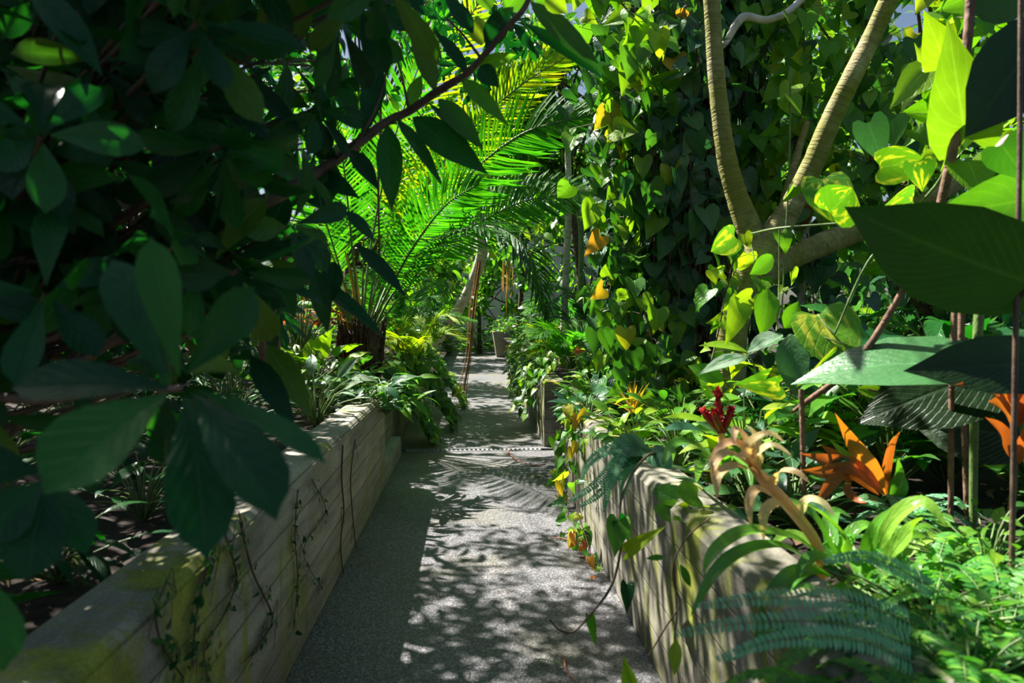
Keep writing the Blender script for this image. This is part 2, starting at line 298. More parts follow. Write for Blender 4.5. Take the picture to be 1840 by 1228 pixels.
def path_mat():
    k = N('exposed_aggregate_path'); tc = k.n('ShaderNodeTexCoord')
    v = k.n('ShaderNodeTexVoronoi', i_Scale=120.); k.l(tc.outputs['Object'], v.inputs['Vector'])
    n1 = k.n('ShaderNodeTexNoise', i_Scale=.9, i_Detail=6., i_Roughness=.6); k.l(tc.outputs['Object'], n1.inputs['Vector'])
    n2 = k.n('ShaderNodeTexNoise', i_Scale=60., i_Detail=3.); k.l(tc.outputs['Object'], n2.inputs['Vector'])
    bw = k.n('ShaderNodeRGBToBW'); k.l(v.outputs['Color'], bw.inputs[0])
    c = k.ramp(bw.outputs[0], [(.2, (.06, .06, .07)), (.5, (.115, .115, .13)), (.85, (.27, .26, .26))])
    c = k.mix(k.ramp(n1.outputs[0], [(.5, (0, 0, 0)), (.72, (.65, .65, .65))]), c, (.115, .11, .03))
    c = k.mix(.6, c, k.ramp(n2.outputs[0], [(.35, (.55, .55, .55)), (.65, (1.25, 1.25, 1.25))]), 'MULTIPLY')
    k.l(c, k.b.inputs['Base Color']); k.l(k.ramp(n1.outputs[0], [(.35, (.38,) * 3), (.6, (.6,) * 3)]), k.b.inputs['Roughness']); k.b.inputs['Specular IOR Level'].default_value = .55
    bp = k.n('ShaderNodeBump', i_Strength=.8, i_Distance=.004); k.l(v.outputs['Distance'], bp.inputs['Height']); k.l(bp.outputs[0], k.b.inputs['Normal'])
    return k.m
M['path'] = path_mat()
def simple(name, c, rough=.8, metal=0., c2=None, scale=20.):
    k = N(name)
    tc = k.n('ShaderNodeTexCoord'); nz = k.n('ShaderNodeTexNoise', i_Scale=scale, i_Detail=5.); k.l(tc.outputs['Object'], nz.inputs['Vector'])
    k.l(k.ramp(nz.outputs[0], [(.35, c), (.65, c2 or tuple(x * 1.5 for x in c))]), k.b.inputs['Base Color'])
    bp = k.n('ShaderNodeBump', i_Strength=.6, i_Distance=.02); k.l(nz.outputs[0], bp.inputs['Height']); k.l(bp.outputs[0], k.b.inputs['Normal'])
    k.b.inputs['Roughness'].default_value = rough; k.b.inputs['Metallic'].default_value = metal; return k.m
M['soil'] = simple('dark_soil', (.010, .006, .004), .95, 0, (.035, .021, .013), 22.)
M['litter'] = simple('dry_leaf_litter', (.12, .06, .03), .8, 0, (.28, .17, .09), 8.)
M['metal'] = simple('galvanised_steel', (.24, .25, .25), .5, .3)
M['slot'] = simple('dark_slot', (.012, .012, .012), .9)
M['render'] = simple('cream_render', (.62, .56, .47), .85, 0, (.70, .64, .55), 3.)
M['aggregate'] = simple('pebbled_concrete', (.20, .17, .12), .9, 0, (.44, .39, .30), 60.)

# ------------------------------------------------------------------ setting
XL, XR = -.768, .757        # faces of the low walls
HL, HR = .80, .765; TH = .20; BED = .66
def low_wall(name, xf, sgn, y0, y1, h, mat, ch=.028, th=TH):
    g = G(); prof = [(xf, -.02), (xf, h - ch), (xf + sgn * ch, h), (xf + sgn * th, h), (xf + sgn * th, -.02)]
    if sgn < 0: prof = prof[::-1]
    g.prism(prof, y0, y1, max(1, int((y1 - y0) / 1)))
    return tag(g.build(name, M[mat], None, smooth=False), kind='structure')
g = G(); g.box((XL - .25, -2, -.1), (XR + .25, 7.78, 0)); g.box((XL - .25, 7.90, -.1), (XR + .25, 29.5, 0)); g.box((XL - .25, 7.78, -.1), (XR + .25, 7.90, -.03))
tag(g.build('floor', M['path'], None, smooth=False), kind='structure')
low_wall('wall_left', XL, -1, -.6, 6.25, HL, 'wall_l')
low_wall('wall_left', XL - .11, -1, 7.05, 13, .74, 'wall_r')
g = G(); g.box((XL - .32, 6.25, -.02), (XL, 7.6, .20)); tag(g.build('trim_1', M['plain'], None, smooth=False), kind='structure')
g = G(); g.box((XL - .19, 6.27, .2), (XL - .13, 7.5, .205)); tag(g.build('trim_2', M['slot'], None, smooth=False), kind='structure')
low_wall('wall_right', XR, 1, -.6, 5.2, HR, 'wall_r')
low_wall('wall_right', XR + .015, 1, 5.2, 6.15, HR + .005, 'wall_r')
low_wall('wall_right', XR + .02, 1, 8.0, 16, .73, 'wall_r', th=.24)
for x0, x1, nm in ((-9, XL - TH, 'soil_bed'), (XR + TH, 9, 'soil_bed')):
    g = G(); nx, ny = 60, 120
    xs = np.linspace(x0, x1, nx); ys = np.linspace(-1, 30, ny); X, Y = np.meshgrid(xs, ys, indexing='ij'); Z = BED + .03 * rs.rand(nx, ny) - .02
    v = np.stack([X, Y, Z], -1).reshape(-1, 3); f = [(i * ny + j, (i + 1) * ny + j, (i + 1) * ny + j + 1, i * ny + j + 1) for i in range(nx - 1) for j in range(ny - 1)]
    g.add(v, f, np.zeros((len(v), 2)), np.ones(len(v)) * .5); tag(g.build(nm, M['soil']), kind='structure')
g = G(); g.box((-9, 29.5, -.1), (9, 29.8, 5.2)); tag(g.build('wall_back', M['render'], None, smooth=False), kind='structure')
# drain channel
t = thing('floor_drain', 'long slotted steel drain channel crossing the concrete path', 'drain', (0, 7.84, 0))
g = G(); g.box((XL + .02, 7.785, -.028), (XR - .03, 7.895, -.014)); g.build('channel', M['slot'], t, smooth=False)
g = G()
for yy in (7.782, 7.878): g.box((XL + .02, yy, -.012), (XR - .03, yy + .020, .006))
x = XL + .03
while x < XR - .05: g.box((x, 7.802, -.012), (x + .022, 7.878, .006)); x += .048
g.build('grate', M['metal'], t, smooth=False)

# ------------------------------------------------------------------ plant builders
CAMV = np.array(CAM)
def leaf_part(name, parent, mat, b, t, wpx, kind='oval', bend=.4, fold=.25, tilt=(0, 0, .6), rnd=None, g=None, wave=0.):
    """one leaf from (px, py, depth) to (px, py, depth)"""
    B = P(*b); T = P(*t); d = T - B; L = d.length; Wd = wpx / FPX * (b[1 + 1] + t[2]) / 2
    nrm = (CAM - B).normalized() * .8 + Vector(tilt)
    own = g is None; g = g or G()
    g.leaves(kind, [list(B)], [list(d)], [list(nrm)], L * (1 + bend * bend * .08), Wd, bend, fold, rnd=rs.rand() if rnd is None else rnd, wave=wave)
    if own: return g.build(name, M[mat], parent)
def crown(gl, c, r, n, L, ar=.45, kind='oval', hi=True, shell=.4, droop=.5, seedflat=0, clip=None):
    c = np.array(c, float); r = np.array(r, float)
    q = unit(rs.randn(n, 3)); q = q * ((shell + (1 - shell) * rs.rand(n)) ** .6)[:, None]
    p = c + q * r
    if clip is not None: p = p[clip(p)]
    m = len(p); q = (p - c) / r
    d = unit(q * .8 + rs.randn(m, 3) * .8 + np.array([0, 0, -droop])); nn = np.array([0, -.15, 1.]) + rs.randn(m, 3) * .55
    LL = L * (.65 + .6 * rs.rand(m))
    gl.leaves(kind, p, d, nn, LL, LL * ar, rs.rand(m) * .8, .25)
    return p
def blobcrown(gl, c, r, n, L, ar, kind, nb=10, br=.38, droop=.5, clip=None):
    """clustered crown: leaves in sub-blobs so light and gaps read as masses"""
    c = np.array(c, float); r = np.array(r, float); cs = []
    for i in range(nb):
        q = unit(rs.randn(1, 3))[0] * (.35 + .6 * rs.rand()); cs.append(c + q * r)
        crown(gl, cs[-1], r.min() * br * (.7 + .7 * rs.rand()) * np.array([1.15, 1.15, .8]), n // nb, L, ar, kind, shell=.25, droop=droop, clip=clip)
    return cs
def tree(name, label, cat, base, h, c, r, n, L, ar, kind, mat, bark, trunk_r=.08, nb=12, br=.42, group=None, clip=None, droop=.5):
    t = thing(name, label, cat, base, group); gl = G(); cs = blobcrown(gl, c, r, n, L, ar, kind, nb, br, droop, clip)
    g = G(); b = Vector(base); top = Vector(c)
    mid = (b + top) / 2 + Vector((U(-.15, .15), U(-.15, .15), 0))
    g.tube([b, mid, top], [trunk_r, trunk_r * .75, trunk_r * .4], 8, bump=.1); g.build('trunk', M[bark], t)
    g = G()
    for q in cs:
        s = mid.lerp(top, U(.1, 1)); e = Vector(q); g.tube([s, (s + e) / 2 + Vector((0, 0, -.1)), e], [trunk_r * .35, trunk_r * .12], 5)
    g.build('branches', M[bark], t); gl.build('foliage', M[mat], t); return t
def clump(name, label, cat, base, R, H, n, L, ar, kind, mat, group=None, stem='stem', bend=.7, up=.35, z0=.25, dirbias=(0, 0, 0), thing_=True):
    base = np.array(base, float); t = thing(name, label, cat, base, group); gl = G(); gs = G()
    az = rs.rand(n) * 2 * PI; rr = np.sqrt(rs.rand(n)); zz = H * (z0 + (1 - z0) * rs.rand(n)) * (1 - .35 * rr)
    o = np.stack([np.cos(az) * rr * R, np.sin(az) * rr * R, zz], 1); p = base + o
    d = np.stack([np.cos(az), np.sin(az), up * np.ones(n)], 1) + rs.randn(n, 3) * .3 + np.array(dirbias); LL = L * (.6 + .6 * rs.rand(n))
    gl.leaves(kind, p, d, np.array([0, -.2, 1.]) + rs.randn(n, 3) * .3, LL, LL * ar, bend * (.4 + rs.rand(n)), .22)
    for i in range(min(n, 70)):
        gs.tube([base + [0, 0, -.01], base + o[i] * [.45, .45, .7], p[i]], .0035 + .01 * L, 4, 2)
    gs.build('stems', M[stem], t); gl.build('foliage', M[mat], t); return t
def climber(name, label, cat, pts, n, spread, L, kind='heart', mat='vine', ar=.85, group=None, stem='twig', r=.006, face=(0, -1, .2), hang=.8, extra=None):
    """pts world points; leaves hang from short stalks along the stem"""
    t = thing(name, label, cat, pts[0], group); g = G(); g.tube(pts, [r, r * .7], 5, 5)
    q, _ = catmull(np.array([list(a) for a in pts], float), np.ones(len(pts)), 12)
    i = rs.randint(0, len(q), n); p0 = q[i]; off = rs.randn(n, 3) * spread * np.array([1, .6, .7]); p = p0 + off
    for k in range(0, min(n, 60)): g.tube([p0[k], p0[k] + off[k] * .5 + [0, 0, .02], p[k]], r * .35, 3, 1, smooth=False)
    g.build('stem', M[stem], t)
    gl = G(); f = np.array(face, float); d = np.array([0, 0, -hang]) + rs.randn(n, 3) * .45 + f * .25; LL = L * (.55 + .7 * rs.rand(n))
    gl.leaves(kind, p, d, f + rs.randn(n, 3) * .42 + np.where(rs.rand(n, 1) < .62, -.12, 1.0) * np.array([0, 0, 1.]), LL, LL * ar, rs.rand(n) * .9, .3); gl.build('foliage', M[mat], t)
    if extra:
        m2, k2 = extra; j = rs.randint(0, n, k2)
        for a in j:
            gx = G(); gx.leaves(kind, [p[a] + f * .06], [d[a]], [f + rs.randn(3) * .3], L * U(.9, 1.3), L * ar, .6, .3); o = gx.build('leaf', M[m2], t); tag(o, 'yellowed leaf')
    return t
def frond(parent, pts, llen, n, mat, nrm=(0, -.5, .8), start=.12, ang=55, w=.012, droop=.6, r=.008, prof=None, stem='stem', name='frond', kind='needle', rnd=(0, 1), V=.3, tipang=25):
    q, _ = catmull(np.array([list(a) for a in pts], float), np.ones(len(pts)), 14)
    ln = np.concatenate([[0], np.cumsum(np.linalg.norm(np.diff(q, axis=0), axis=1))]); tt = np.linspace(start, .995, n)
    s = tt * ln[-1]; p = np.stack([np.interp(s, ln, q[:, k]) for k in range(3)], 1); tg = unit(np.stack([np.interp(s, ln, np.gradient(q, axis=0)[:, k]) for k in range(3)], 1))
    nn = np.array(nrm, float)[None] * np.ones((n, 1)); nn = unit(nn - tg * (nn * tg).sum(1, keepdims=True)); sd = np.cross(tg, nn)
    u = (tt - start) / (1 - start); a = np.radians(ang + (tipang - ang) * u ** 2)[:, None]
    LL = llen * (np.sin(PI * np.clip(.12 + .85 * u, 0, 1)) ** .6 if prof is None else prof(u))
    g = G(); g.tube(pts, [r, r * .25], 5, 8); rib = g.build(name, M[stem], parent); g2 = G()
    for sg in (1, -1):
        d = tg * np.cos(a) + sg * sd * np.sin(a) + nn * V + rs.randn(n, 3) * .05
        g2.leaves(kind, p, d, nn + sg * sd * .3, LL * (.92 + .16 * rs.rand(n)), w, droop * (.6 + .6 * rs.rand(n)), .25, rnd=rnd[0] + (rnd[1] - rnd[0]) * rs.rand(n))
    g2.build('leaflets', M[mat], rib); return rib
frond_part = frond
def fern(name, label, base, n, L, mat='fern', group=None, pinna=.06, w=.014, arch=.9, npin=34, az0=0, az1=2 * PI, up=.8, cat='fern', tipdrop=.6):
    base = Vector(base); t = thing(name, label, cat, base, group)
    for i in range(n):
        az = az0 + (az1 - az0) * (i + rs.rand() * .8) / n; l = L * U(.7, 1.1); h = Vector((math.cos(az), math.sin(az), 0)); u = up * U(.6, 1.15)
        pts = [base, base + h * l * .3 + Vector((0, 0, l * .42 * u)), base + h * l * .68 + Vector((0, 0, l * .5 * u * arch)), base + h * l * .98 + Vector((0, 0, l * (.5 * u * arch - .35 * tipdrop)))]
        frond_part(t, pts, pinna, npin, mat, nrm=(0, 0, 1), start=.08, ang=80, tipang=50, w=w, droop=.3, r=.0025, prof=lambda u: (1 - u) ** .7 * .9 + .1, V=.05, kind='mini')
    return t
def palm_clump(name, label, base, n, L, ll, mat='palm', group=None, npin=26, w=.016, spread=.8, cat='palm', el=1.0):
    base = Vector(base); t = thing(name, label, cat, base, group)
    for i in range(n):
        az = 2 * PI * (i + rs.rand()) / n; l = L * U(.7, 1.1); h = Vector((math.cos(az), math.sin(az), 0)) * spread; e = el * U(.6, 1.1)
        pts = [base + h * .05, base + h * l * .2 + Vector((0, 0, l * .5 * e)), base + h * l * .5 + Vector((0, 0, l * .8 * e)), base + h * l * .9 + Vector((0, 0, l * .72 * e))]
        frond_part(t, pts, ll, npin, mat, nrm=(h.x * -.3, -.3, 1), start=.35, ang=55, w=w, droop=.7, r=.005)
    return t
def rosette(name, label, cat, base, n, L, Wd, mat, tilt=.7, bend=1.3, group=None, lean=(0, 0, 0), parts=True, kind='strap', jitter=.15, cam_skip=0):
    base = np.array(base, float); t = thing(name, label, cat, base, group); gg = G()
    for i in range(n):
        az = i * 2.4 + rs.rand() * .4; k = i / n; el = tilt * (.35 + .9 * k)
        d = np.array([math.cos(az) * math.cos(el), math.sin(az) * math.cos(el), math.sin(el)]) + np.array(lean)
        g = G() if parts else gg
        hor = np.array([math.cos(az), math.sin(az), 0]); nn = np.array([0, 0, 1.]) - hor * .3
        g.leaves(kind, [base + d * .01], [d], [nn], L * U(.8, 1.1), Wd, bend * U(.7, 1.2), .3, wave=.0)
        if parts: g.build('leaf', M[mat], t)
    if not parts: gg.build('foliage', M[mat], t)
    return t
# ================================================================== LEFT SIDE
def px(l): return [P(*a) for a in l]
# ---- large dark tree close to the camera: crown, near whorl and the bough across the top
def whorls(gl, gt, cen, n, root, L=.15, ar=.36, kind='obovate', spread=1.0):
    for c in cen:
        c = np.array(c, float); ax = unit((rs.randn(3) * .6 + [.55, -.5, .25])[None])[0]
        m = rs.randint(5, 9); az = rs.rand() * 6.28 + np.arange(m) * 2.4
        u = unit(np.cross(ax, [0, 0, 1.])[None])[0]; w = np.cross(ax, u)
        el = rs.rand(m) * .7 + .1
        d = (np.cos(az) * np.cos(el))[:, None] * u + (np.sin(az) * np.cos(el))[:, None] * w + np.sin(el)[:, None] * ax + np.array([0, 0, -.35])
        gl.leaves(kind, c + d * .02, d, ax + rs.randn(m, 3) * .2, L * (.7 + .5 * rs.rand(m)), L * ar * (.85 + .3 * rs.rand(m)), rs.rand(m) * .9, .3)
        if gt is not None:
            r = np.array(root(c), float); gt.tube([r, (r + c) / 2 + [0, 0, -.06], c], [.012, .004], 5, 3)
t = thing('shade_tree', 'dark big-leaved tree filling the left foreground, nearest whorl of leaves blurred', 'tree', (-1.25, 1.7, BED))
tr = G(); tr.tube([(-1.25, 1.7, BED - .02), (-1.35, 1.8, 1.3), (-1.3, 1.9, 2.0), (-1.15, 2.0, 2.9), (-1.0, 2.1, 3.6)], [.06, .05, .045, .03, .02], 10, 5, bump=.1); tr.build('trunk', M['barkdark'], t)
gl, gt = G(), G(); cs = []
for i in range(2600):
    d = U(1.35, 3.3); x = U(-260, 720); y = U(-420, 760)
    lim = np.interp(y, [-420, 0, 120, 250, 380, 560, 700, 760], [900, 720, 690, 640, 600, 560, 470, 300])
    if x > lim - 25 - 150 / d * .3: continue
    if y > 560 and x > 150 and d < 2: continue
    if y > 600 and rs.rand() < .6: continue
    cs.append(P(x, y, d))
    if len(cs) > 330: break
whorls(gl, gt, cs, 0, lambda c: (-1.3 + .1 * (c[2] - 1.5), 1.9, max(.9, min(3.2, c[2] - .25))), L=.165)
gt.build('twigs', M['twig'], t); gl.build('foliage', M['dark'], t)
# near whorl (every leaf its own sub-part of the branch)
g = G(); g.tube(px([(332, 697, .98), (290, 700, 1.02), (220, 690, 1.15), (60, 720, 1.4), (-150, 690, 1.7)]), [.004, .005, .006, .009, .012], 7, 5)
br = g.build('branch', M['twig'], t)
for b, tp, w, bd, tl in [
    ((315, 700, 1.0), (2, 655, .95), 92, .5, (0, -.2, .8)), ((300, 710, .98), (62, 840, .84), 165, .55, (-.2, 0, .7)),
    ((333, 715, .97), (378, 968, .82), 118, .45, (.1, 0, .2)), ((345, 708, .96), (512, 868, .82), 128, .5, (.4, 0, .5)),
    ((352, 702, .98), (592, 790, .90), 62, .35, (.3, 0, 1.3)), ((334, 672, .99), (463, 520, 1.0), 84, .3, (.3, 0, -.1)),
    ((322, 676, 1.0), (266, 415, 1.02), 72, .25, (0, 0, -.2)), ((296, 682, 1.0), (186, 450, 1.04), 78, .3, (-.2, 0, .1)),
    ((343, 672, 1.03), (430, 635, 1.12), 62, .5, (0, 0, .5)), ((300, 712, 1.03), (296, 852, 1.08), 62, .3, (0, 0, .1)),
    ((310, 672, 1.04), (228, 610, 1.15), 60, .4, (0, 0, .3))]:
    leaf_part('leaf', br, 'dark', b, tp, w, 'obovate', bd, .28, tl, wave=.004)
g = G(); g.tube(px([(95, 880, 1.25), (60, 860, 1.3), (-60, 800, 1.5), (-160, 740, 1.7)]), [.004, .006, .008, .01], 6, 5); br = g.build('branch', M['twig'], t)
for b, tp, w, bd in [((85, 870, 1.2), (45, 1030, 1.1), 100, .5), ((80, 865, 1.2), (-40, 960, 1.1), 100, .5), ((90, 865, 1.25), (150, 960, 1.15), 70, .6), ((70, 850, 1.25), (-60, 830, 1.2), 80, .4), ((80, 850, 1.25), (120, 770, 1.3), 70, .4), ((-40, 1020, 1.0), (10, 1200, .95), 90, .4)]:
    leaf_part('leaf', br, 'dark', b, tp, w, 'obovate', bd, .25, (0, 0, .5))
# named dark leaves seen one by one in the crown
g = G(); g.tube(px([(205, 430, 1.8), (200, 260, 1.75), (203, 120, 1.7), (220, -60, 1.8)]), [.006, .005, .004, .006], 6, 5); br = g.build('branch', M['twig'], t)
for b, tp, w, bd in [((205, 118, 1.6), (205, -40, 1.6), 62, .3), ((215, 120, 1.55), (325, 122, 1.5), 36, .5), ((245, 140, 1.6), (312, 172, 1.6), 36, .5), ((240, 190, 1.6), (400, 245, 1.5), 42, .5),
                     ((330, 232, 1.7), (296, 362, 1.65), 78, .4), ((200, 290, 1.6), (365, 338, 1.55), 34, .5), ((60, 340, 1.5), (200, 300, 1.45), 72, .4), ((35, 150, 1.5), (160, 240, 1.45), 48, .5),
                     ((60, -20, 1.4), (180, 100, 1.35), 60, .5), ((150, 230, 1.6), (245, 260, 1.6), 42, .5), ((400, 180, 1.8), (490, 240, 1.8), 50, .5), ((420, 130, 1.9), (545, 215, 1.8), 40, .5), ((400, 240, 1.8), (480, 315, 1.8), 56, .5), ((400, 340, 1.9), (465, 415, 1.9), 66, .5), ((110, 350, 1.5), (190, 415, 1.5), 50, .5), ((20, 360, 1.5), (75, 400, 1.4), 70, .5), ((280, 30, 1.7), (355, 80, 1.6), 44, .5)]:
    leaf_part('leaf', br, 'dark', b, tp, w, 'lance', bd, .2, (0, 0, .5))
o = G(); o.leaves('oval', [P(330, 235, 1.72)], [P(300, 365, 1.72) - P(330, 235, 1.72)], [(0, -1, .1)], .175, .095, .3, .25, rnd=1.0); o = o.build('leaf', M['mid'], br); tag(o, 'olive green backlit leaf')
# bough crossing the top centre
g = G(); g.tube(px([(960, -40, 2.3), (945, 10, 2.3), (915, 45, 2.32), (865, 105, 2.36), (835, 135, 2.4), (785, 165, 2.45), (735, 200, 2.5), (690, 222, 2.5), (600, 290, 2.4), (480, 360, 2.2), (300, 420, 2.0), (60, 480, 1.9)]), [.008, .009, .010, .011, .012, .014, .014, .015, .018, .022, .028, .035], 8, 5, bump=.15)
br = g.build('branch', M['twig'], t)
g = G()
for q in ([(865, 105, 2.36), (830, 60, 2.35), (800, 30, 2.3)], [(785, 165, 2.45), (820, 150, 2.4), (850, 130, 2.4)], [(690, 222, 2.5), (712, 222, 2.5)], [(735, 200, 2.5), (725, 150, 2.5), (715, 110, 2.5)], [(600, 290, 2.4), (650, 240, 2.3), (690, 150, 2.3), (700, 30, 2.3)]):
    g.tube(px(q), [.006, .003], 5, 4)
g.build('twig', M['twig'], br)
for b, tp, w, m, tl in [
    ((944, 43, 2.3), (1092, 130, 2.2), 26, 'dark', .4), ((954, 4, 2.3), (1084, 116, 2.15), 40, 'dark', .3), ((922, 43, 2.3), (966, 98, 2.3), 18, 'dark', .2),
    ((874, 85, 2.35), (918, 2, 2.3), 44, 'dark', -.1), ((865, 82, 2.4), (856, 22, 2.4), 38, 'lime', 0), ((864, 116, 2.36), (924, 99, 2.3), 26, 'mid', 0), ((861, 120, 2.36), (892, 152, 2.3), 36, 'dark', 0),
    ((840, 133, 2.4), (786, 46, 2.35), 30, 'dark', .8), ((828, 140, 2.4), (910, 214, 2.3), 32, 'mid', .3), ((782, 164, 2.45), (741, 36, 2.4), 38, 'dark', .8), ((788, 178, 2.4), (866, 258, 2.3), 40, 'mid', .3),
    ((742, 211, 2.45), (868, 302, 2.3), 56, 'dark', .1), ((770, 185, 2.45), (868, 274, 2.35), 24, 'dark', 1.4), ((713, 214, 2.5), (800, 314, 2.35), 30, 'dark', 1.2), ((697, 226, 2.5), (704, 370, 2.4), 48, 'dark', .2),
    ((682, 118, 2.4), (654, 232, 2.3), 44, 'dark', .6), ((640, 200, 2.3), (600, 150, 2.3), 40, 'dark', .6), ((735, 190, 2.5), (758, 130, 2.5), 26, 'mid', .2), ((960, 0, 2.3), (1040, -20, 2.3), 50, 'lime', .1), ((905, 20, 2.32), (950, -30, 2.3), 40, 'mid', 0), ((980, -10, 2.2), (1020, 24, 2.2), 36, 'lime', .1),
    ((600, 292, 2.4), (575, 380, 2.3), 44, 'dark', .5), ((560, 310, 2.4), (640, 345, 2.3), 40, 'dark', .3), ((515, 350, 2.3), (470, 440, 2.2), 50, 'dark', .3), ((630, 270, 2.4), (680, 330, 2.3), 34, 'dark', .6), ((850, 60, 2.4), (800, -20, 2.4), 34, 'dark', .7), ((880, 20, 2.3), (860, -50, 2.3), 36, 'mid', .2),
    ((490, 455, 2.1), (592, 428, 2.1), 46, 'dark', .7), ((640, 440, 2.3), (735, 520, 2.2), 34, 'dark', 1.0), ((600, 470, 2.3), (590, 545, 2.2), 40, 'dark', .6), ((560, 500, 2.3), (700, 590, 2.2), 34, 'dark', 1.), ((565, 480, 2.2), (590, 600, 2.2), 38, 'dark', .1), ((480, 620, 1.9), (560, 740, 1.8), 50, 'dark', .2), ((450, 640, 1.8), (530, 760, 1.7), 46, 'dark', .3), ((500, 510, 2.1), (530, 570, 2.1), 40, 'dark', .1), ((545, 360, 2.2), (640, 380, 2.2), 34, 'dark', .9), ((620, 380, 2.3), (680, 430, 2.3), 30, 'dark', .9)]:
    leaf_part('leaf', br, m, b, tp, w, 'lance', .35, .22, (0, 0, tl))
# unseen canopy added to the same tree above the frame, whorls placed as shade
gl, gt = G(), G(); cs = []
for i in range(230):
    c = (U(-2.2, .55), U(1.6, 6.8), U(3.35, 4.5))
    if not (c[0] > -.95 and 2.2 < c[1] < 4.6): cs.append(c)
for i in range(60): cs.append((U(-2.3, -1.0), U(2.4, 6), U(3.35, 4.4)))
for i in range(110): cs.append((U(-3.2, -1.3), U(4.2, 6.8), U(3.6, 4.5)))
for i in range(110): cs.append((U(-2.0, -.95), U(2.2, 5.6), U(3.6, 4.4)))
for i in range(520): cs.append((U(-5.6, -1.9), U(-.5, 8), U(3.0, 4.5)))
whorls(gl, None, cs, 0, None, L=.15)
for c in cs[::6]: gt.tube([(-1.0, 2.1, 3.4), (np.array(c) + [-1, 2.1, 3.4]) / 2 + [0, 0, .2], c], [.012, .003], 5, 3)
gt.build('branches', M['twig'], t); gl.build('added_shade_foliage', M['dark'], t)

# ---- trees behind it on the left
tree('understory_tree', 'dark brown-stemmed bushy tree behind the left foreground tree', 'tree', (-1.85, 4.4, BED), 3, (-2.3, 4.6, 2.3), (1.1, 1.3, 1.4), 1700, .17, .33, 'lance', 'dark', 'barkdark', .05, nb=26, br=.42, clip=lambda p: p[:, 0] < -.9 - .12 * (p[:, 1] - 3.5))
tree('understory_tree', 'tall dark leafy tree deep in the left bed beyond the bushy one', 'tree', (-3.4, 7.2, BED), 4, (-3.5, 7.2, 2.4), (1.5, 1.4, 1.7), 1900, .20, .34, 'lance', 'dark', 'barkdark', .09, nb=26, br=.42)
# slender brown stems in the left bed
for (a, lb) in [([(505, 720, 3.4), (498, 600, 3.4), (512, 450, 3.4), (508, 250, 3.4)], 'bare reddish-brown stem leftmost in the gap behind the dark whorl'), ([(682, 470, 4.2), (680, 330, 4.2), (684, 200, 4.1), (680, -40, 4.0)], 'thin reddish stem hanging straight down in front of the palm fronds'), ([(475, 700, 3.), (470, 560, 3.), (455, 420, 3.), (440, 250, 3.)], 'dark stem beside the reddish-brown one at the left')]:
    g = G(); g.tube(px(a), [.018, .012] if 'thin' not in lb else [.006, .008], 7, 5, bump=.15); tag(g.build('woody_stem', M['cane'], None), lb, 'stem')

# ---- tree fern / cycad with long fronds
cy_b = P(645, 700, 8.2); cy_b.z = BED
t = thing('cycad_palm', 'shaggy dark-trunked palm with long feathery fronds arching over the path', 'palm', cy_b)
g = G(); crownp = P(652, 600, 8.2)
g.tube([cy_b - Vector((0, 0, .03)), (cy_b + crownp) / 2, crownp, crownp + Vector((0, 0, .15))], [.20, .22, .20, .10], 14, 6, bump=.25)
for i in range(170):
    az = U(0, 6.28); z = U(0, 1); c = cy_b.lerp(crownp, z); h = Vector((math.cos(az), math.sin(az), 0))
    g.tube([c + h * .17, c + h * .24 + Vector((0, 0, .10)), c + h * .27 + Vector((0, 0, .26))], [.022, .006], 4, 2)
g.build('trunk', M['barkdark'], t)
FR = [  # rachis in (px, py, depth), leaflet length, material, normal, leaflets, start
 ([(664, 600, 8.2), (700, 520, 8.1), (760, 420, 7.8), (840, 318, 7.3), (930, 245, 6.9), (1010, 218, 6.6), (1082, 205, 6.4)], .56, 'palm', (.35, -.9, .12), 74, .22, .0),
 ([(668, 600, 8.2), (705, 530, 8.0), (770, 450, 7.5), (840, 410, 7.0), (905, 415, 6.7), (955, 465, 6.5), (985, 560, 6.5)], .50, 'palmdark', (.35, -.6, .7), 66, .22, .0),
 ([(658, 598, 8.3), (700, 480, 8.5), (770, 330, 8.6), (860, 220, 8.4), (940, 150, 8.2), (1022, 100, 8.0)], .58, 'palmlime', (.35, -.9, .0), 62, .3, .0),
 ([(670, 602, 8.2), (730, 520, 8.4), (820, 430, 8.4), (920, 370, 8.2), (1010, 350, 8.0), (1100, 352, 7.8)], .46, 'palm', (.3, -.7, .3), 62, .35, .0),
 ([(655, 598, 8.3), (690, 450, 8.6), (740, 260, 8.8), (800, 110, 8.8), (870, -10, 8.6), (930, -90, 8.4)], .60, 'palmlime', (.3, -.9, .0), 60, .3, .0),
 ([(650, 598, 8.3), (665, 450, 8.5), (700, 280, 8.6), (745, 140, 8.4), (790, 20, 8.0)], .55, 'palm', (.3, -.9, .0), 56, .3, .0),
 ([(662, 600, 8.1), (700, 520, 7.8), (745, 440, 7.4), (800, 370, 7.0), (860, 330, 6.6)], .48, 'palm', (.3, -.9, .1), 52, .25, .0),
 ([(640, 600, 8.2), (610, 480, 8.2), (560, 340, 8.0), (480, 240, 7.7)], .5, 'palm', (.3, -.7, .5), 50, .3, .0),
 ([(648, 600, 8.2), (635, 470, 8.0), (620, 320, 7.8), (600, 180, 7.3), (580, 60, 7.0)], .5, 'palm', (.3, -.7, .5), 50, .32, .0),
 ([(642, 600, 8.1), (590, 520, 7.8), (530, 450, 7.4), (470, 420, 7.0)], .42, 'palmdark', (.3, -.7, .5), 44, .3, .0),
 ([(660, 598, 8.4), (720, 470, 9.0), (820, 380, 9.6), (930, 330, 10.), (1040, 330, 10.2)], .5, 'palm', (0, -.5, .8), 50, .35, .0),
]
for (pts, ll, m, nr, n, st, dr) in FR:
    frond(t, px(pts), ll, n, m, nrm=nr, start=st, ang=62, tipang=22, w=.030, droop=.55, r=.016, V=.12)
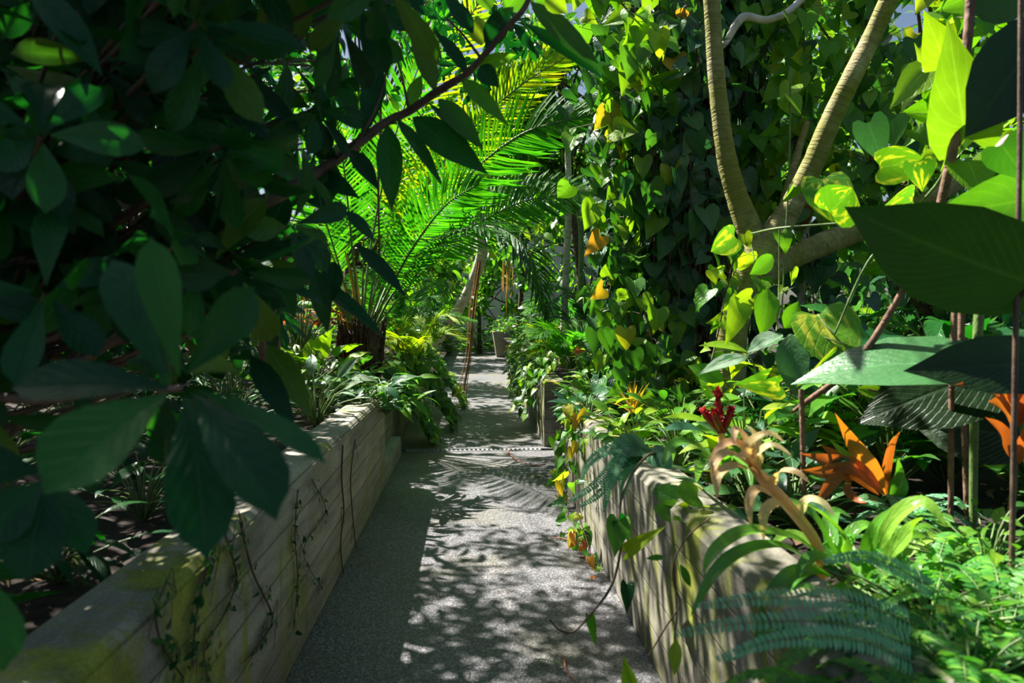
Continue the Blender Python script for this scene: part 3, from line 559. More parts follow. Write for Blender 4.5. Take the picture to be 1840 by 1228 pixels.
for k in range(16):
    a = U(-1, 1); e = crownp + Vector((.62 * a + U(-.1, .1), U(-.35, .2), U(.75, 1.25) - .35 * abs(a)))
    g = G(); s = crownp + Vector((.14 * a, U(-.1, .1), .02)); g.tube([s, s.lerp(e, .5) + Vector((-.04 * a, 0, .05)), e], [.016, .008], 5, 4); g.build('leaf_stalk', M['stem' if k % 3 else 'goldroot'], t)
# leaning pale trunk with hanging roots
base = P(786, 616, 13.5)
t = thing('leaning_tree', 'pale smooth trunk leaning over the far path with a drooping green top', 'tree', base)
g = G(); g.tube(px([(778, 640, 13.5), (790, 604, 13.5), (826, 552, 13.4), (850, 505, 13.3), (866, 455, 13.2), (862, 400, 13.1), (850, 330, 13)]), [.11, .105, .10, .10, .11, .10, .08], 10, 6, bump=.05); g.build('trunk', M['barkpale'], t)
gl = G(); blobcrown(gl, P(850, 270, 12.8), (1.6, 1.2, 1.1), 900, .24, .4, 'mini', nb=12); gl.build('foliage', M['mid'], t)
t = thing('hanging_roots', 'bundle of rust-brown aerial roots hanging down to the path edge', 'roots', P(850, 470, 12.4))
for i in range(13):
    a = U(-8, 8); g = G() if i == 0 else g
    g.tube(px([(862 + a * .5, 470, 12.4), (850 + a, 560, 12.4), (843 + a * .8, 640, 12.3), (832 + a * 1.4, 700, 12.2), (826 + a * 2 + U(-4, 4), 742 + U(-12, 4), 12.2)]), [.006, .006, .005, .003], 4, 4)
g.build('strands', M['root'], t)
t = thing('hanging_roots', 'golden backlit aerial roots hanging under the drooping frond', 'roots', P(920, 480, 12.0))
g = G()
for i in range(8):
    a = U(-14, 14); g.tube(px([(918 + a, 470, 12.), (916 + a, 520, 12.), (915 + a + U(-3, 3), 555 + U(-45, 22), 12.)]), [.009, .005], 4, 3)
g.build('strands', M['goldroot'], t)
# far planter
t = thing('concrete_planter', 'weathered pebbled concrete planter at the far end of the path', 'planter', P(914, 634, 24.5))
c = P(914, 634, 24.5); c.z = 0
g = G(); w, hh = .55, .86
prof = [(-.44, 0), (.44, 0), (w, hh), (w - .09, hh), (w - .12, hh - .12), (-w + .12, hh - .12), (-w + .09, hh), (-w, hh)]
for s0 in (0,):
    v = []; 
    for (rx, z) in [(.42, 0), (.55, hh), (.47, hh), (.45, hh - .12)]:
        for (sx_, sy_) in ((-1, -1), (1, -1), (1, 1), (-1, 1)): v.append((c.x + sx_ * rx, c.y + sy_ * rx * .9, z))
    f = [(a * 4 + j, a * 4 + (j + 1) % 4, (a + 1) * 4 + (j + 1) % 4, (a + 1) * 4 + j) for a in range(3) for j in range(4)] + [(12, 13, 14, 15)]
    g.add(v, f, np.zeros((16, 2)), np.ones(16) * .5)
g.build('pot', M['aggregate'], t, smooth=False)
clump('potted_shrub', 'small leafy plant growing in the far concrete planter', 'plant', (c.x, c.y, hh - .13), .5, .7, 110, .22, .45, 'mini', 'mid')
clump('potted_shrub', 'low green plant right of the far planter rim', 'plant', (c.x + .9, c.y + .2, .0), .6, 1.5, 120, .25, .45, 'mini', 'mid')

# ---- understory of the left bed
def pb(x, y, d, z=BED):
    q = P(x, y, d); q.z = z; return q
clump('variegated_plant', 'silver-striped broad-leaved plant in front of the shaggy palm trunk', 'plant', pb(560, 0, 5.4), .35, .55, 46, .22, .4, 'lance', 'pale')
clump('aroid_plant', 'sunlit lime broad-leaved plant seen left of the shaggy trunk', 'plant', pb(545, 0, 6.6), .42, .75, 46, .26, .6, 'heart', 'lime')
clump('aroid_plant', 'bright green leafy plant at the foot of the shaggy trunk', 'plant', pb(610, 0, 7.1), .4, .5, 60, .2, .5, 'lance', 'mid')
clump('cordyline', 'red-leaved plant glowing in the gap under the dark foliage', 'plant', pb(535, 0, 7.4), .26, 1.15, 38, .34, .22, 'lance', 'orange', z0=.75)
clump('undergrowth_plant', 'glossy low plant behind the sunlit wall corner on the left', 'plant', pb(650, 0, 5.9), .30, .42, 60, .17, .42, 'lance', 'vinedark')
clump('undergrowth_plant', 'leafy plant with hanging light green blades over the end of the left wall', 'plant', pb(690, 0, 6.0), .30, .42, 60, .24, .22, 'lance', 'mid', bend=1.4)
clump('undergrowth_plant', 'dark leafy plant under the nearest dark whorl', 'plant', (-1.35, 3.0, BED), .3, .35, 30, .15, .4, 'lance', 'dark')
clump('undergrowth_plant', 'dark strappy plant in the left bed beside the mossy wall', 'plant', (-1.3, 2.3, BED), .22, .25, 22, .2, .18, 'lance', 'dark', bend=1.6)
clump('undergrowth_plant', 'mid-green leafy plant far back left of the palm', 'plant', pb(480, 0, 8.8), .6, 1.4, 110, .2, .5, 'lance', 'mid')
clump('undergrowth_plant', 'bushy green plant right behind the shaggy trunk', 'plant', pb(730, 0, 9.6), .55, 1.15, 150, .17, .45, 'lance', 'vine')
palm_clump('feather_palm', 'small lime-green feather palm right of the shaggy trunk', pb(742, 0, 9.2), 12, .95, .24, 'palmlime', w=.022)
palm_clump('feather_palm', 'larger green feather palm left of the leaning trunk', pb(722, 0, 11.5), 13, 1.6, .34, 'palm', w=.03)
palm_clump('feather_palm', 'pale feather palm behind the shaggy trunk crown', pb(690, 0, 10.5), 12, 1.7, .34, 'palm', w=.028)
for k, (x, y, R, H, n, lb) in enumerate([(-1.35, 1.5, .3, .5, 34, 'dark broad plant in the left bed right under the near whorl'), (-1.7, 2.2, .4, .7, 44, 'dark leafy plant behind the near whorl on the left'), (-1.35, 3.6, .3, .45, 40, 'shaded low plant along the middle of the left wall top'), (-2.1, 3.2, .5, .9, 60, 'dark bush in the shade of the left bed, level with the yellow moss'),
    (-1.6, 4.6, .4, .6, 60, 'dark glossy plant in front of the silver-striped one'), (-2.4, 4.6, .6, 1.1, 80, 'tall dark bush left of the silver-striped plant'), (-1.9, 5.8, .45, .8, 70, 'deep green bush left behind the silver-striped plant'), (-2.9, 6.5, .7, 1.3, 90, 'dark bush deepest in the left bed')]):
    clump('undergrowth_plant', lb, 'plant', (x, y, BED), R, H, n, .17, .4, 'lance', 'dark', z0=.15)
# ivy mounds spilling on the path edge
for (x, y, d, R, H, n, lb) in [(770, 0, 8.15, .22, .62, 330, 'glossy ivy mound spilling onto the path at the drain'), (775, 0, 9.4, .34, .85, 380, 'taller ivy mass on the low wall behind the drain mound'), (788, 0, 11.6, .4, .8, 300, 'ivy mass farthest along the left edge of the path')]:
    b = pb(x, y, d, 0); b.x = XL + .02; t = thing('ivy_mound', lb, 'ivy', b); gl = G()
    p = np.stack([b.x - .25 + (R + .15) * rs.rand(n) * 1.5, b.y + R * 3.6 * (rs.rand(n) - .35), np.zeros(n)], 1)
    out = (p[:, 0] - (b.x - .25)) / ((R + .15) * 1.5); p[:, 2] = .05 + (H + .25) * (1 - out ** 1.5) * (.75 + .3 * rs.rand(n))
    d = np.stack([np.ones(n) * .5, -np.ones(n) * .3, -np.ones(n) * .5], 1) + rs.randn(n, 3) * .4
    gl.leaves('miniheart', p, d, np.array([.5, -.4, .8]) + rs.randn(n, 3) * .3, .085 + .06 * rs.rand(n), .075 + .04 * rs.rand(n), .5, .2); gl.build('foliage', M['vine'], t)
    g = G()
    for i in range(14): k = rs.randint(n); g.tube([(b.x - .15, p[k][1], H * .9), (p[k] + [-.0, 0, .05] + [b.x - .15, p[k][1], H]) / 2, p[k]], .005, 4, 2)
    g.build('stems', M['twig'], t)
# hanging stems and roots on the left wall
def wx(y, z, off=.012): return (XL + off, y, z)
def wl(x, y, off=.014, X=XL):  # pixel -> point on the wall face
    r = RM @ Vector(((x - W0 / 2) / FPX, -(y - H0 / 2) / FPX, -1)); k = (X + off - CAM.x) / r.x; return CAM + r * k
for i, (pts, r, lb) in enumerate([([(616, 800), (614, 860), (618, 920), (612, 980), (618, 1040)], .006, 'left one of the two long dark stems hanging down the left wall'), ([(638, 790), (630, 860), (634, 930), (640, 1000), (637, 1090)], .005, 'right one of the two long dark stems hanging down the left wall'),
     ([(432, 940), (455, 1030), (490, 1110), (470, 1150), (440, 1190)], .0045, 'wiry stem curving down the pale patch of the left wall'), ([(380, 990), (362, 1060), (350, 1130), (345, 1200)], .004, 'thin runner over the yellow moss of the left wall'), ([(535, 880), (530, 960), (535, 1040), (528, 1120)], .003, 'fine runner between the mossy part and the long stems'),
     ([(300, 1045), (280, 1100), (292, 1160), (330, 1220)], .004, 'lowest runner on the mossy near end of the left wall'), ([(405, 960), (425, 1040), (400, 1110), (368, 1160), (372, 1215)], .004, 'runner forking over the brightest moss'), ([(560, 860), (585, 920), (545, 990), (580, 1060)], .0025, 'hair-thin runner on the far half of the left wall')]):
    t = thing('wall_runner', lb, 'vine', wl(*pts[0])); g = G(); p = [wl(a, b) for a, b in pts]; g.tube(p, [r, r * .6], 5, 6); 
    for k in range(5):
        a = p[rs.randint(len(p))]; g.tube([a, a + Vector((0, U(-.08, .08), U(-.05, .05))), a + Vector((0, U(-.14, .14), U(-.16, .0)))], r * .4, 4, 3)
    g.build('stem', M['twig'], t)
    if i > 1:
        n = 34; gl = G(); q, _ = catmull(np.array([list(a) for a in p]), np.ones(len(p)), 8); j = rs.randint(0, len(q), n)
        gl.leaves('miniheart', q[j] + rs.randn(n, 3) * [.002, .02, .02] + [.006, 0, 0], rs.randn(n, 3) * [.3, 1, 1], np.array([1, 0, .2]) + rs.randn(n, 3) * .3, .022 + .012 * rs.rand(n), .02, .3, .2); gl.build('foliage', M['dark'], t)

# ================================================================== RIGHT SIDE
# forked tree
t = thing('forked_tree', 'olive-barked tree whose trunk forks into two bare limbs on the right', 'tree', pb(1318, 0, 4.35))
g = G(); b = pb(1318, 0, 4.35)
g.tube([b - Vector((0, 0, .03))] + px([(1312, 660, 4.3), (1318, 580, 4.25), (1342, 500, 4.2), (1358, 450, 4.2), (1352, 420, 4.2)]), [.10, .095, .09, .085, .095, .06], 12, 6, bump=.06)
tk = g.build('trunk', M['bark'], t)
g = G(); g.tube(px([(1364, 450, 4.22), (1345, 408, 4.2), (1325, 355, 4.2), (1307, 290, 4.2), (1295, 210, 4.2), (1286, 120, 4.2), (1281, 40, 4.2), (1274, -60, 4.2), (1262, -240, 4.3)]), [.07, .075, .064, .058, .052, .050, .048, .046, .04], 12, 6, bump=.06); g.build('limb', M['bark'], t)
g = G(); g.tube(px([(1352, 500, 4.2), (1378, 440, 4.18), (1418, 378, 4.15), (1458, 300, 4.1), (1494, 215, 4.05), (1530, 140, 4.), (1570, 60, 4.), (1610, -30, 3.9), (1690, -200, 3.9)]), [.07, .085, .068, .062, .058, .055, .052, .048, .04], 12, 6, bump=.06); g.build('limb', M['bark'], t)
g = G(); g.tube(px([(1352, 520, 4.25), (1400, 478, 4.35), (1480, 438, 4.4), (1560, 408, 4.45), (1650, 370, 4.5), (1760, 300, 4.6), (1900, 220, 4.8)]), [.05, .065, .075, .07, .062, .05, .04], 12, 6, bump=.08); g.build('limb', M['bark'], t)
gl = G(); blobcrown(gl, (2.8, 3.4, 5.5), (1.5, 1.2, .8), 420, .17, .45, 'lance', nb=12); gl.build('foliage', M['mid'], t)
for (pts, r, m, nm, lb) in [
    ([(1420, 790, 4.9), (1440, 520, 4.9), (1450, 420, 4.9), (1540, 340, 4.9), (1590, 250, 4.9), (1640, 175, 4.9), (1684, 118, 4.9)], [.03, .026, .024, .024, .024, .022, .02], 'barkpale', 'bare_branch', 'pale grey straight branch rising right behind the forked tree'),
    ([(1395, 420, 4.6), (1412, 350, 4.6), (1432, 280, 4.6), (1450, 220, 4.7)], [.03, .022], 'bark', 'bare_branch', 'short olive shoot between the two limbs of the forked tree'),
    ([(1255, 110, 4.7), (1300, 80, 4.7), (1322, 45, 4.7), (1340, 30, 4.7), (1375, 36, 4.7), (1410, 25, 4.7), (1445, -5, 4.7), (1500, -60, 4.7)], [.022, .022, .026, .028, .024, .024, .022, .02], 'barkwhite', 'bare_branch', 'whitish crooked branch looping between the limbs at the top'),
    ([(1745, -30, 2.4), (1740, 60, 2.4), (1726, 180, 2.4), (1712, 270, 2.42), (1690, 370, 2.45), (1672, 440, 2.5)], [.016, .016, .015, .017, .015, .012], 'cane', 'plant_cane', 'dark jointed cane slanting down at the upper right'),
    ([(1718, 500, 2.5), (1714, 600, 2.5), (1710, 700, 2.5), (1708, 1002, 2.5)], [.010, .010], 'cane', 'plant_cane', 'thin upright brown cane nearest the orange plant'),
    ([(1760, 560, 2.6), (1752, 700, 2.6), (1748, 985, 2.6)], [.018, .014], 'stem', 'plant_cane', 'thick olive cane under the big dark leaf'),
    ([(1729, 520, 2.7), (1728, 640, 2.7), (1740, 970, 2.7)], [.013, .011], 'cane', 'plant_cane', 'second brown cane right beside the thin upright one'),
    ([(1834, -20, 1.9), (1832, 300, 1.9), (1826, 560, 1.9), (1816, 1140, 1.9)], [.006, .008], 'twig', 'plant_cane', 'dark thin stake standing at the right edge'),
    ([(1440, 700, 2.7), (1442, 780, 2.7), (1446, 970, 2.7)], [.010, .010], 'cane', 'plant_cane', 'short brown cane behind the peach bromeliad'),
    ([(1650, 470, 2.5), (1618, 530, 2.55), (1570, 610, 2.6), (1520, 670, 2.65), (1460, 715, 2.7), (1425, 740, 2.8)], [.010, .012, .013, .013, .012, .008], 'cane', 'bare_branch', 'curved brown branch reaching down left through the bright leaves'),
    ([(1840, 240, 2.2), (1810, 255, 2.2), (1790, 275, 2.2)], [.02, .016], 'barkpale', 'bare_branch', 'pinkish cut branch end poking in at the right edge'),
    ([(1780, 700, 2.6), (1660, 720, 2.6), (1560, 700, 2.7)], [.004, .004], 'cane', 'bare_branch', 'dry thin twig lying across behind the orange leaves'),
    ([(1040, 656, 12), (1045, 440, 12), (1040, 380, 12)], [.05, .05], 'stem', 'palm_stem', 'slim green palm stem, right one of the pair past the drooping frond'),
    ([(1010, 664, 11), (1018, 470, 11), (1022, 370, 11), (1020, 250, 11)], [.055, .05], 'barkpale', 'palm_stem', 'slim pale palm stem, left one of the pair past the drooping frond'),
    ]:
    g = G(); g.tube(px(pts), r, 9, 6, bump=.06); tag(g.build(nm, M[m], None), lb, 'stem' if 'cane' in nm or 'palm' in nm else 'branch')

# vine-clad old trunk
vt = pb(1225, 0, 5.4)
t = thing('vine_clad_trunk', 'massive dark trunk buried under heart-leaved climbing vines', 'tree', vt)
g = G(); g.tube([vt, vt + Vector((.02, 0, .9)), vt + Vector((.0, .1, 2.0)), vt + Vector((.1, .2, 3.4)), vt + Vector((.3, .3, 4.6))], [.42, .36, .38, .40, .34], 18, 5, bump=.2); g.build('trunk', M['barkdark'], t)
gl = G(); n = 1700; az = rs.rand(n) * 1.4 * PI + PI * .8; z = rs.rand(n) ** .8 * 3.9; R = .42 + .24 * rs.rand(n)
p = np.stack([vt.x + np.cos(az) * R + .06 * np.maximum(z - 2, 0), vt.y + np.sin(az) * R * .9 + z * .05, BED + z], 1)
o = np.stack([np.cos(az), np.sin(az), np.zeros(n)], 1)
gl.leaves('heart', p, np.array([0, 0, -1.]) + o * .25 + rs.randn(n, 3) * .35, o + [0, -.2, .45] + rs.randn(n, 3) * .35, .11 + .09 * rs.rand(n), .10 + .07 * rs.rand(n), rs.rand(n) * .8, .3)
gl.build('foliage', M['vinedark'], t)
g = G()
for i in range(40):
    a = U(PI * .9, PI * 2.05); x0 = vt.x + math.cos(a) * .5; y0 = vt.y + math.sin(a) * .46; z0 = U(2, 4.4)
    g.tube([(x0, y0, z0), (x0 + U(-.1, .1), y0 - .03, z0 * .6), (x0 + U(-.15, .15), y0, z0 * .3 + U(.2, .6))], .007, 4, 4)
g.build('vine_stems', M['twig'], t)
# lit vine curtains left of it and above
def cl(lb, pts, n, sp, L, mat='vine', **k): climber('climbing_vine', lb, 'vine', px(pts), n, sp, L, mat=mat, group=k.pop('group', None), **k)
cl('sunlit vine curtain with yellowing leaves on the left flank of the vine-clad trunk', [(1130, -60, 5.3), (1120, 80, 5.2), (1115, 200, 5.1), (1110, 330, 5.1)], 120, .14, .17, extra=('yellow', 9), r=.01)
cl('bright vine hanging down the left face of the vine-clad trunk at half height', [(1130, 300, 5.0), (1120, 420, 5.0), (1125, 540, 5.0), (1140, 640, 5.0)], 110, .13, .16, extra=('yellow', 4))
cl('white-glinting vine at the upper left shoulder of the vine-clad trunk', [(1190, -40, 4.9), (1175, 90, 4.8), (1165, 210, 4.8), (1180, 330, 4.8)], 70, .12, .19, mat='vine', extra=('yellow', 2))
cl('vine with large leaves hanging at the top centre', [(1040, -60, 3.6), (1090, -20, 3.6), (1140, 30, 3.7), (1175, 60, 3.7)], 26, .09, .15, mat='lime')
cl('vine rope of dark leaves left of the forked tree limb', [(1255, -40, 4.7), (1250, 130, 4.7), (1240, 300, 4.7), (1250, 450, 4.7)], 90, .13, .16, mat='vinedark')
cl('lower vine tangle at the foot of the vine-clad trunk', [(1160, 560, 4.8), (1180, 640, 4.7), (1210, 700, 4.6), (1260, 720, 4.5)], 130, .14, .14, mat='vine')
cl('dark vine hanging between the two bare limbs', [(1370, -40, 5.0), (1375, 130, 5.0), (1370, 280, 5.0), (1390, 420, 5.0)], 120, .17, .16, mat='vine', r=.008, extra=('orange', 1))
cl('loose vine with lime leaves right of the dark hanging one', [(1440, -40, 4.8), (1445, 80, 4.8), (1440, 200, 4.8), (1420, 300, 4.8)], 110, .17, .15, mat='lime')
cl('dense vine behind the right limb in the upper right', [(1560, -40, 4.8), (1555, 100, 4.8), (1560, 240, 4.8), (1570, 330, 4.8)], 130, .22, .17, mat='vine', r=.008)
cl('grey-green vine under the pale straight branch', [(1600, 160, 5.2), (1590, 280, 5.2), (1540, 380, 5.2), (1500, 480, 5.2)], 120, .2, .17, mat='vine')
cl('vine clump with lime leaves at the top right corner', [(1750, -60, 3.6), (1735, 40, 3.6), (1700, 140, 3.6), (1690, 230, 3.6)], 60, .10, .15, mat='lime')
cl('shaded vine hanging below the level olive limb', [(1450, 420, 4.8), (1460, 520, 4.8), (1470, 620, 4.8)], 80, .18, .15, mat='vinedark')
cl('vine wrapped around the lower trunk of the forked tree', [(1330, 420, 4.0), (1310, 500, 4.0), (1290, 600, 4.0), (1270, 680, 3.9)], 26, .09, .12, mat='lime')
cl('green rope-like vine hanging straight in front of the forked trunk', [(1420, 120, 3.9), (1418, 300, 3.9), (1412, 420, 3.9), (1405, 560, 3.9)], 9, .05, .12, mat='lime', stem='stem', r=.006)
cl('vine trailing down beside the drain-side planter', [(1090, 520, 6.2), (1100, 600, 6.1), (1085, 680, 6.0), (1050, 730, 6.0)], 120, .14, .12, mat='vine')
# near pothos leaves
t = thing('pothos_vine', 'sunlit variegated vine with large yellow-marbled leaves at the right', 'vine', P(1700, 300, 2.7))
g = G()
for q in ([(1745, 40, 2.6), (1720, 160, 2.55), (1700, 300, 2.6), (1640, 380, 2.7), (1560, 470, 2.75), (1500, 600, 2.8)], [(1700, 300, 2.6), (1770, 330, 2.5), (1850, 300, 2.4)], [(1640, 380, 2.7), (1520, 400, 2.9), (1400, 410, 3.1), (1350, 420, 3.4)]): g.tube(px(q), [.006, .004], 6, 5)
g.build('stem', M['stem'], t)
for b, tp, w, m, bd, tl, kd in [
    ((1490, 382, 2.7), (1535, 340, 2.65), 90, 'pothos', .3, .0, 'round'), ((1478, 322, 2.8), (1500, 392, 2.7), 84, 'pothos', .3, .3, 'round'), ((1580, 300, 2.8), (1662, 290, 2.7), 66, 'pothos', .4, .3, 'round'), ((1640, 360, 2.7), (1590, 380, 2.6), 60, 'pothos', .4, .3, 'heart'),
    ((1650, 290, 2.6), (1660, 345, 2.6), 56, 'pothos', .3, .1, 'heart'), ((1735, 250, 2.4), (1705, 40, 2.25), 120, 'mid', .3, .2, 'heart'), ((1700, 120, 3.0), (1665, 20, 2.9), 76, 'lime', .3, .2, 'heart'),
    ((1845, 360, 2.2), (1690, 380, 2.1), 115, 'lime', .5, .8, 'heart'), ((1740, 290, 2.4), (1770, 360, 2.3), 80, 'lime', .3, .1, 'heart'), ((1800, 260, 2.1), (1850, 330, 2.1), 80, 'mid', .3, .1, 'heart'), ((1745, 200, 2.6), (1705, 300, 2.5), 60, 'pothos', .3, .1, 'heart'),
    ((1470, 565, 2.9), (1520, 655, 2.7), 112, 'pothos', .4, .2, 'round'), ((1530, 640, 2.8), (1445, 690, 2.7), 60, 'pothos', .4, .6, 'heart'), ((1320, 425, 3.4), (1285, 450, 3.3), 50, 'pothos', .3, .4, 'round'), ((1390, 460, 3.3), (1358, 490, 3.2), 34, 'lime', .4, .3, 'oval'),
    ((1660, 130, 2.8), (1600, 190, 2.8), 60, 'mid', .3, .3, 'heart'), ((1560, 220, 3.2), (1590, 300, 3.2), 60, 'vinedark', .3, .3, 'heart'), ((1620, 400, 2.7), (1660, 460, 2.6), 70, 'pothos', .3, .3, 'heart'), ((1330, 545, 3.2), (1310, 620, 3.1), 46, 'lime', .4, .2, 'heart'), ((1380, 520, 3.1), (1375, 600, 3.0), 50, 'lime', .4, .1, 'lance'), ((1420, 600, 2.9), (1430, 710, 2.8), 60, 'vinedark', .4, .3, 'lance'),
    ((1405, 600, 3.0), (1345, 620, 2.9), 40, 'pale', .4, .9, 'lance'), ((1345, 640, 3.0), (1260, 655, 2.9), 36, 'pale', .4, 1., 'lance'), ((1410, 590, 3.0), (1440, 540, 3.0), 36, 'lime', .4, .3, 'lance'), ((1350, 535, 3.2), (1300, 560, 3.2), 40, 'lime', .4, .3, 'heart'), ((1400, 690, 2.9), (1330, 690, 2.8), 60, 'pothos', .4, .5, 'heart'), ((1580, 640, 2.9), (1600, 700, 2.8), 60, 'lime', .4, .3, 'heart'), ((1640, 640, 3.0), (1600, 690, 2.9), 60, 'mid', .4, .3, 'heart'), ((1540, 700, 2.8), (1620, 705, 2.7), 30, 'lime', .4, .3, 'lance')]:
    leaf_part('leaf', t, m, b, tp, w, kd, bd, .2, ((.25, 0, -.12 + tl * .3) if m in ('lime', 'pothos') else (0, 0, tl)), wave=.006)
g = G()
for q in ([(1500, 600, 2.8), (1480, 580, 2.85), (1470, 565, 2.9)], [(1345, 540, 3.2), (1360, 500, 3.3), (1350, 440, 3.4)], [(1395, 595, 3.0), (1400, 520, 3.1), (1400, 410, 3.1)], [(1520, 620, 2.75), (1440, 600, 2.9), (1340, 640, 3.0)]): g.tube(px(q), .004, 5, 4)
g.build('stem', M['stem'], t)
# big paddle leaves on the right
t = thing('paddle_leaf_plant', 'huge dark paddle-leaved plant shading the right edge', 'plant', pb(1900, 0, 2.3))
b0 = pb(1900, 0, 2.3); g = G()
for q in ([b0, P(1890, 700, 2.2), P(1880, 520, 2.0)], [b0, P(1870, 800, 2.3), P(1850, 680, 2.3)], [b0, P(1900, 400, 2.2), P(1870, 60, 2.1)], [b0, P(1840, 780, 2.5), P(1800, 640, 2.6)]): g.tube(q, [.016, .009], 8, 5)
g.build('stalks', M['stem'], t)
for b, tp, w, m, bd, tl, kd in [((1925, 530, 1.9), (1563, 432, 1.75), 215, 'paddle', .5, (0, 0, -.25), 'oval'), ((1900, 690, 2.3), (1462, 548, 2.5), 165, 'ribbed', .9, (0, 0, 1.2), 'oval'), ((1880, 640, 2.5), (1560, 720, 2.5), 170, 'paddle', .6, (0, 0, .3), 'oval'), ((1900, 20, 2.1), (1770, 210, 2.0), 150, 'paddle', .5, (.3, 0, .3), 'oval'), ((1880, 560, 2.2), (1900, 260, 2.3), 120, 'paddle', .5, (0, 0, .2), 'oval'), ((1860, 0, 2.6), (1740, -40, 2.5), 120, 'paddle', .4, (0, 0, .2), 'oval'), ((1960, 660, 2.1), (1680, 640, 2.0), 120, 'paddle', .5, (0, 0, .2), 'oval'), ((1900, 800, 2.6), (1640, 740, 2.8), 140, 'paddle', .5, (0, 0, .3), 'oval')]:
    leaf_part('leaf', t, m, b, tp, w, kd, bd, .12, tl, wave=.004)
# bromeliads
def strap_leaves(parent, mat, lst, nrm=(0, -.55, .8), name='leaf', sh='strap'):
    for pts, w in lst:
        q = px(pts); g = G(); g.ribbon(q, w, nrm, shape=sh); g.build(name, M[mat], parent)
bb = pb(1490, 0, 2.15)
t = thing('bromeliad', 'peach-bracted flowering bromeliad leaning over the near right wall', 'bromeliad', bb)
g = G(); g.tube([bb] + px([(1470, 985, 2.12), (1430, 925, 2.1), (1375, 865, 2.08), (1350, 835, 2.06)]), [.018, .016, .017, .018, .012], 8, 5); g.build('flower_stem', M['peach'], t)
strap_leaves(t, 'peach', [([(1380, 870, 2.08), (1350, 830, 2.05), (1345, 800, 2.03), (1380, 780, 2.0), (1410, 795, 1.97)], .032), ([(1360, 850, 2.08), (1365, 815, 2.03), (1390, 802, 2.0), (1425, 822, 1.96)], .03), ([(1350, 840, 2.08), (1310, 815, 2.02), (1285, 830, 1.98), (1280, 870, 1.95)], .03), ([(1352, 838, 2.08), (1330, 800, 2.1), (1300, 800, 2.1), (1272, 832, 2.05)], .032),
    ([(1345, 845, 2.07), (1318, 838, 2.0), (1290, 855, 1.95), (1288, 900, 1.92)], .03), ([(1350, 830, 2.08), (1345, 800, 2.1), (1322, 772, 2.1), (1318, 800, 2.05)], .03), ([(1352, 826, 2.1), (1358, 790, 2.12), (1340, 765, 2.12)], .032), ([(1385, 880, 2.08), (1400, 850, 2.03), (1430, 850, 1.98), (1455, 868, 1.96)], .03), ([(1400, 900, 2.08), (1360, 880, 2.03), (1345, 905, 2.0), (1350, 950, 1.98)], .03),
    ([(1352, 835, 2.1), (1345, 800, 2.08), (1330, 780, 2.05)], .034), ([(1365, 850, 2.07), (1345, 822, 2.02), (1322, 822, 1.98)], .034), ([(1420, 925, 2.08), (1395, 905, 2.02), (1372, 925, 1.99), (1372, 975, 1.98)], .034), ([(1430, 935, 2.1), (1450, 900, 2.08), (1478, 905, 2.05), (1500, 930, 2.02)], .03)], name='bract')
strap_leaves(t, 'strap', [([(1490, 1020, 2.15), (1440, 975, 2.05), (1350, 955, 1.95), (1290, 985, 1.85), (1262, 1030, 1.8)], .05), ([(1480, 1030, 2.1), (1410, 985, 2.0), (1340, 990, 1.88), (1285, 1030, 1.8), (1240, 1110, 1.75)], .045), ([(1500, 1040, 2.1), (1440, 1030, 1.95), (1395, 1070, 1.85), (1355, 1170, 1.8)], .06), ([(1500, 1000, 2.15), (1460, 930, 2.15), (1420, 905, 2.15), (1405, 900, 2.1)], .055), ([(1520, 1010, 2.15), (1510, 960, 2.15), (1470, 920, 2.1), (1440, 905, 2.05)], .05),
    ([(1500, 1020, 2.18), (1470, 985, 2.3), (1420, 960, 2.35), (1380, 985, 2.3)], .045), ([(1510, 1020, 2.1), (1480, 1000, 2.0), (1450, 1010, 1.95), (1430, 1040, 1.9)], .045), ([(1510, 1010, 2.2), (1530, 960, 2.2), (1560, 945, 2.2), (1590, 965, 2.2)], .045), ([(1500, 1010, 2.2), (1490, 950, 2.3), (1500, 920, 2.4), (1530, 930, 2.4)], .05)], nrm=(0, -.3, .9))
t = thing('bromeliad', 'bright green arching bromeliad without flowers, right of the peach one', 'bromeliad', pb(1570, 0, 2.1))
strap_leaves(t, 'strap', [([(1560, 1060, 2.1), (1575, 990, 2.1), (1610, 930, 2.05), (1660, 905, 2.), (1700, 945, 1.95)], .06), ([(1565, 1065, 2.1), (1560, 1000, 2.05), (1575, 950, 2.), (1600, 915, 1.95)], .05), ([(1570, 1060, 2.1), (1600, 1000, 2.0), (1640, 950, 1.95), (1655, 930, 1.9)], .05), ([(1560, 1060, 2.1), (1530, 1000, 2.2), (1500, 960, 2.3), (1490, 975, 2.3)], .045), ([(1570, 1060, 2.1), (1650, 1040, 2.0), (1690, 1060, 1.95), (1700, 1100, 1.9)], .05), ([(1560, 1070, 2.1), (1520, 1060, 1.95), (1500, 1090, 1.85), (1495, 1140, 1.8)], .05), ([(1570, 1070, 2.1), (1590, 1080, 1.9), (1600, 1110, 1.85), (1600, 1150, 1.8)], .05), ([(1575, 1050, 2.15), (1630, 990, 2.2), (1680, 965, 2.2), (1720, 990, 2.2)], .045)], nrm=(-.2, -.5, .8))
t = thing('cordyline', 'low plant with translucent orange and bronze blades behind the bromeliads', 'plant', pb(1585, 0, 2.85))
strap_leaves(t, 'amber', [([(1590, 890, 2.85), (1565, 850, 2.8), (1530, 800, 2.75), (1500, 742, 2.7)], .09)], nrm=(.3, -.95, .0), sh='lance')
